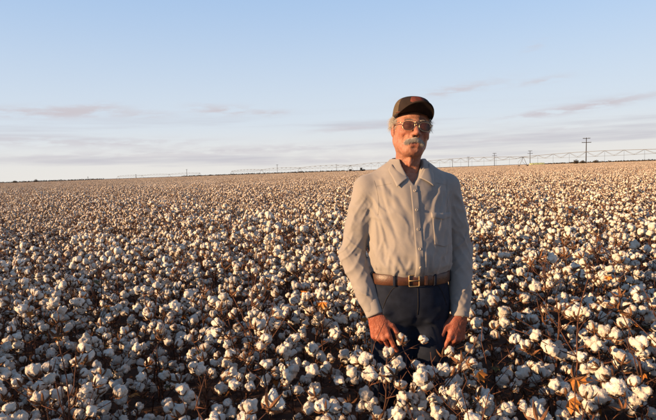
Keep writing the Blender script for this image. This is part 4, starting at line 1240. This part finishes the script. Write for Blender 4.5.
# dark trailer and tractor
def wheel(x, y, r, w, par):
    mbx = MB(); mbx.tube([(x, y - w, r), (x, y - w * .7, r), (x, y + w * .7, r), (x, y + w, r)], [r * .7, r, r, r * .7], 16); o = mbx.build('wheel', M['tyre'], par)
    mbx = MB(); mbx.tube([(x, y - w * 1.05, r), (x, y + w * 1.05, r)], r * .4, 10); mbx.build('hub', M['steel'], o)
p = ground_at(353.5, 330)
t = empty('flat_trailer', (p.x, p.y, 0), R(4)); tag(t, 'low dark flat trailer parked at the field edge left of the man', 'trailer')
mbx = MB(); mbx.box((-2.6, -1.1, .95), (2.9, 1.1, 1.2)); mbx.build('deck', M['dark'], t, False)
mbx = MB(); mbx.box((-2.6, -1.1, 1.202), (-1.2, 1.1, 2.1)); mbx.build('load', M['dark'], t, False)
mbx = MB(); mbx.tube([(2.9, 0, 1.0), (4.4, 0, .8)], .1, 5); mbx.build('drawbar', M['dark'], t)
for x in (-1.9, -.8):
    for y in (-1.0, 1.0): wheel(x, y, .48, .16, t)
p = ground_at(362, 328)
t = empty('tractor', (p.x, p.y, 0), R(4)); tag(t, 'small dark tractor parked at the right end of the flat trailer', 'tractor')
mbx = MB(); mbx.box((-1.2, -.5, .9), (.2, .5, 1.5)); mbx.build('chassis', M['dark'], t, False)
mbx = MB(); mbx.box((.2, -.42, .9), (1.9, .42, 1.75)); mbx.build('bonnet', M['dark'], t, False)
mbx = MB(); mbx.box((-1.1, -.7, 1.502), (.15, .7, 2.65)); cab = mbx.build('cab', M['glass'], t, False)
mbx = MB(); mbx.box((-1.25, -.82, 2.652), (.3, .82, 2.8)); mbx.build('cab_roof', M['dark'], cab, False)
mbx = MB(); mbx.tube([(.9, .2, 1.75), (.9, .2, 2.6)], .05, 6); mbx.build('exhaust', M['steel'], t)
for y in (-.95, .95): wheel(-.7, y, .85, .25, t); wheel(1.5, y * .8, .5, .16, t)

def bush(name, px, d, h, w, label, cat, grp):
    p = ground_at(px, d); t = empty(name, (p.x, p.y, 0)); tag(t, label, cat, grp); r = random.Random(px)
    mbx = MB()
    for k in range(5):
        an = r.uniform(0, 6.28); mbx.tube([(0, 0, 0), (math.cos(an) * w * .2, math.sin(an) * w * .2, h * .4), (math.cos(an) * w * .45, math.sin(an) * w * .4, h * .8)], [.1, .07, .03], 5)
    mbx.build('trunk', M['wood'], t)
    mbx = MB()
    for k in range(420):
        v = Vector((r.gauss(0, 1), r.gauss(0, 1), r.gauss(0, 1))).normalized() * r.random() ** .4
        c = Vector((v.x * w * .5, v.y * w * .5, h * .58 + v.z * h * .42)) * r.uniform(.85, 1.1); s = r.uniform(.12, .3)
        q = [c + Vector((r.uniform(-s, s), r.uniform(-s, s), r.uniform(-s, s))) for _ in range(4)]; mbx.add(q, [(0, 1, 2), (0, 2, 3)])
    mbx.build('crown', M['scrub'], t, False)
bush('shrub', 576, 300, 3.0, 2.6, 'dark shrub on the horizon left of the largest utility pole', 'shrub', 'shrubs on the horizon')
bush('shrub', 582.5, 310, 2.4, 2.2, 'smaller dark shrub at the foot of the largest utility pole', 'shrub', 'shrubs on the horizon')
bush('shrub', 596, 330, 2.4, 3.0, 'low dark shrub right of the largest utility pole', 'shrub', 'shrubs on the horizon')
bush('small_tree', 15, 520, 2.8, 3.4, 'tiny dark tree at the far left of the horizon', 'tree', 'small trees at the left of the horizon')
bush('small_tree', 36, 500, 3.0, 3.4, 'tiny dark tree on the horizon, second from the left', 'tree', 'small trees at the left of the horizon')
bush('small_tree', 300, 480, 2.4, 4.0, 'tiny dark tree on the horizon left of the man', 'tree', 'small trees at the left of the horizon')

def hedge(name, p0, d0, p1, d1, h, label):      # a far hedge that reads as one dark line
    A, Bp = ground_at(p0, d0), ground_at(p1, d1); r = random.Random(p0 + 5); L = (Bp - A).length; u = (Bp - A).normalized(); w = Vector((-u.y, u.x, 0))
    mbx = MB()
    for k in range(int(L * 16)):
        s = r.uniform(.4, .8); c = A + u * r.uniform(0, L) + w * r.uniform(-1.5, 1.5) + Vector((0, 0, r.uniform(0, h)))
        q = [c + Vector((r.uniform(-s, s), r.uniform(-s, s), r.uniform(-s, s) * .8)) for _ in range(4)]; mbx.add(q, [(0, 1, 2), (0, 2, 3)])
    o = mbx.build(name, M['scrub'], None, False); tag(o, label, 'hedge', kind='stuff')
hedge('hedge_row', 543, 420, 700, 330, 1.5, 'long low dark hedge along the right horizon behind the field')
hedge('hedge_row', -30, 560, 104, 600, 1.9, 'thin dark hedge line along the left end of the horizon')
hedge('hedge_row', 182, 560, 345, 470, 1.8, 'thin dark hedge line along the horizon left of the man')
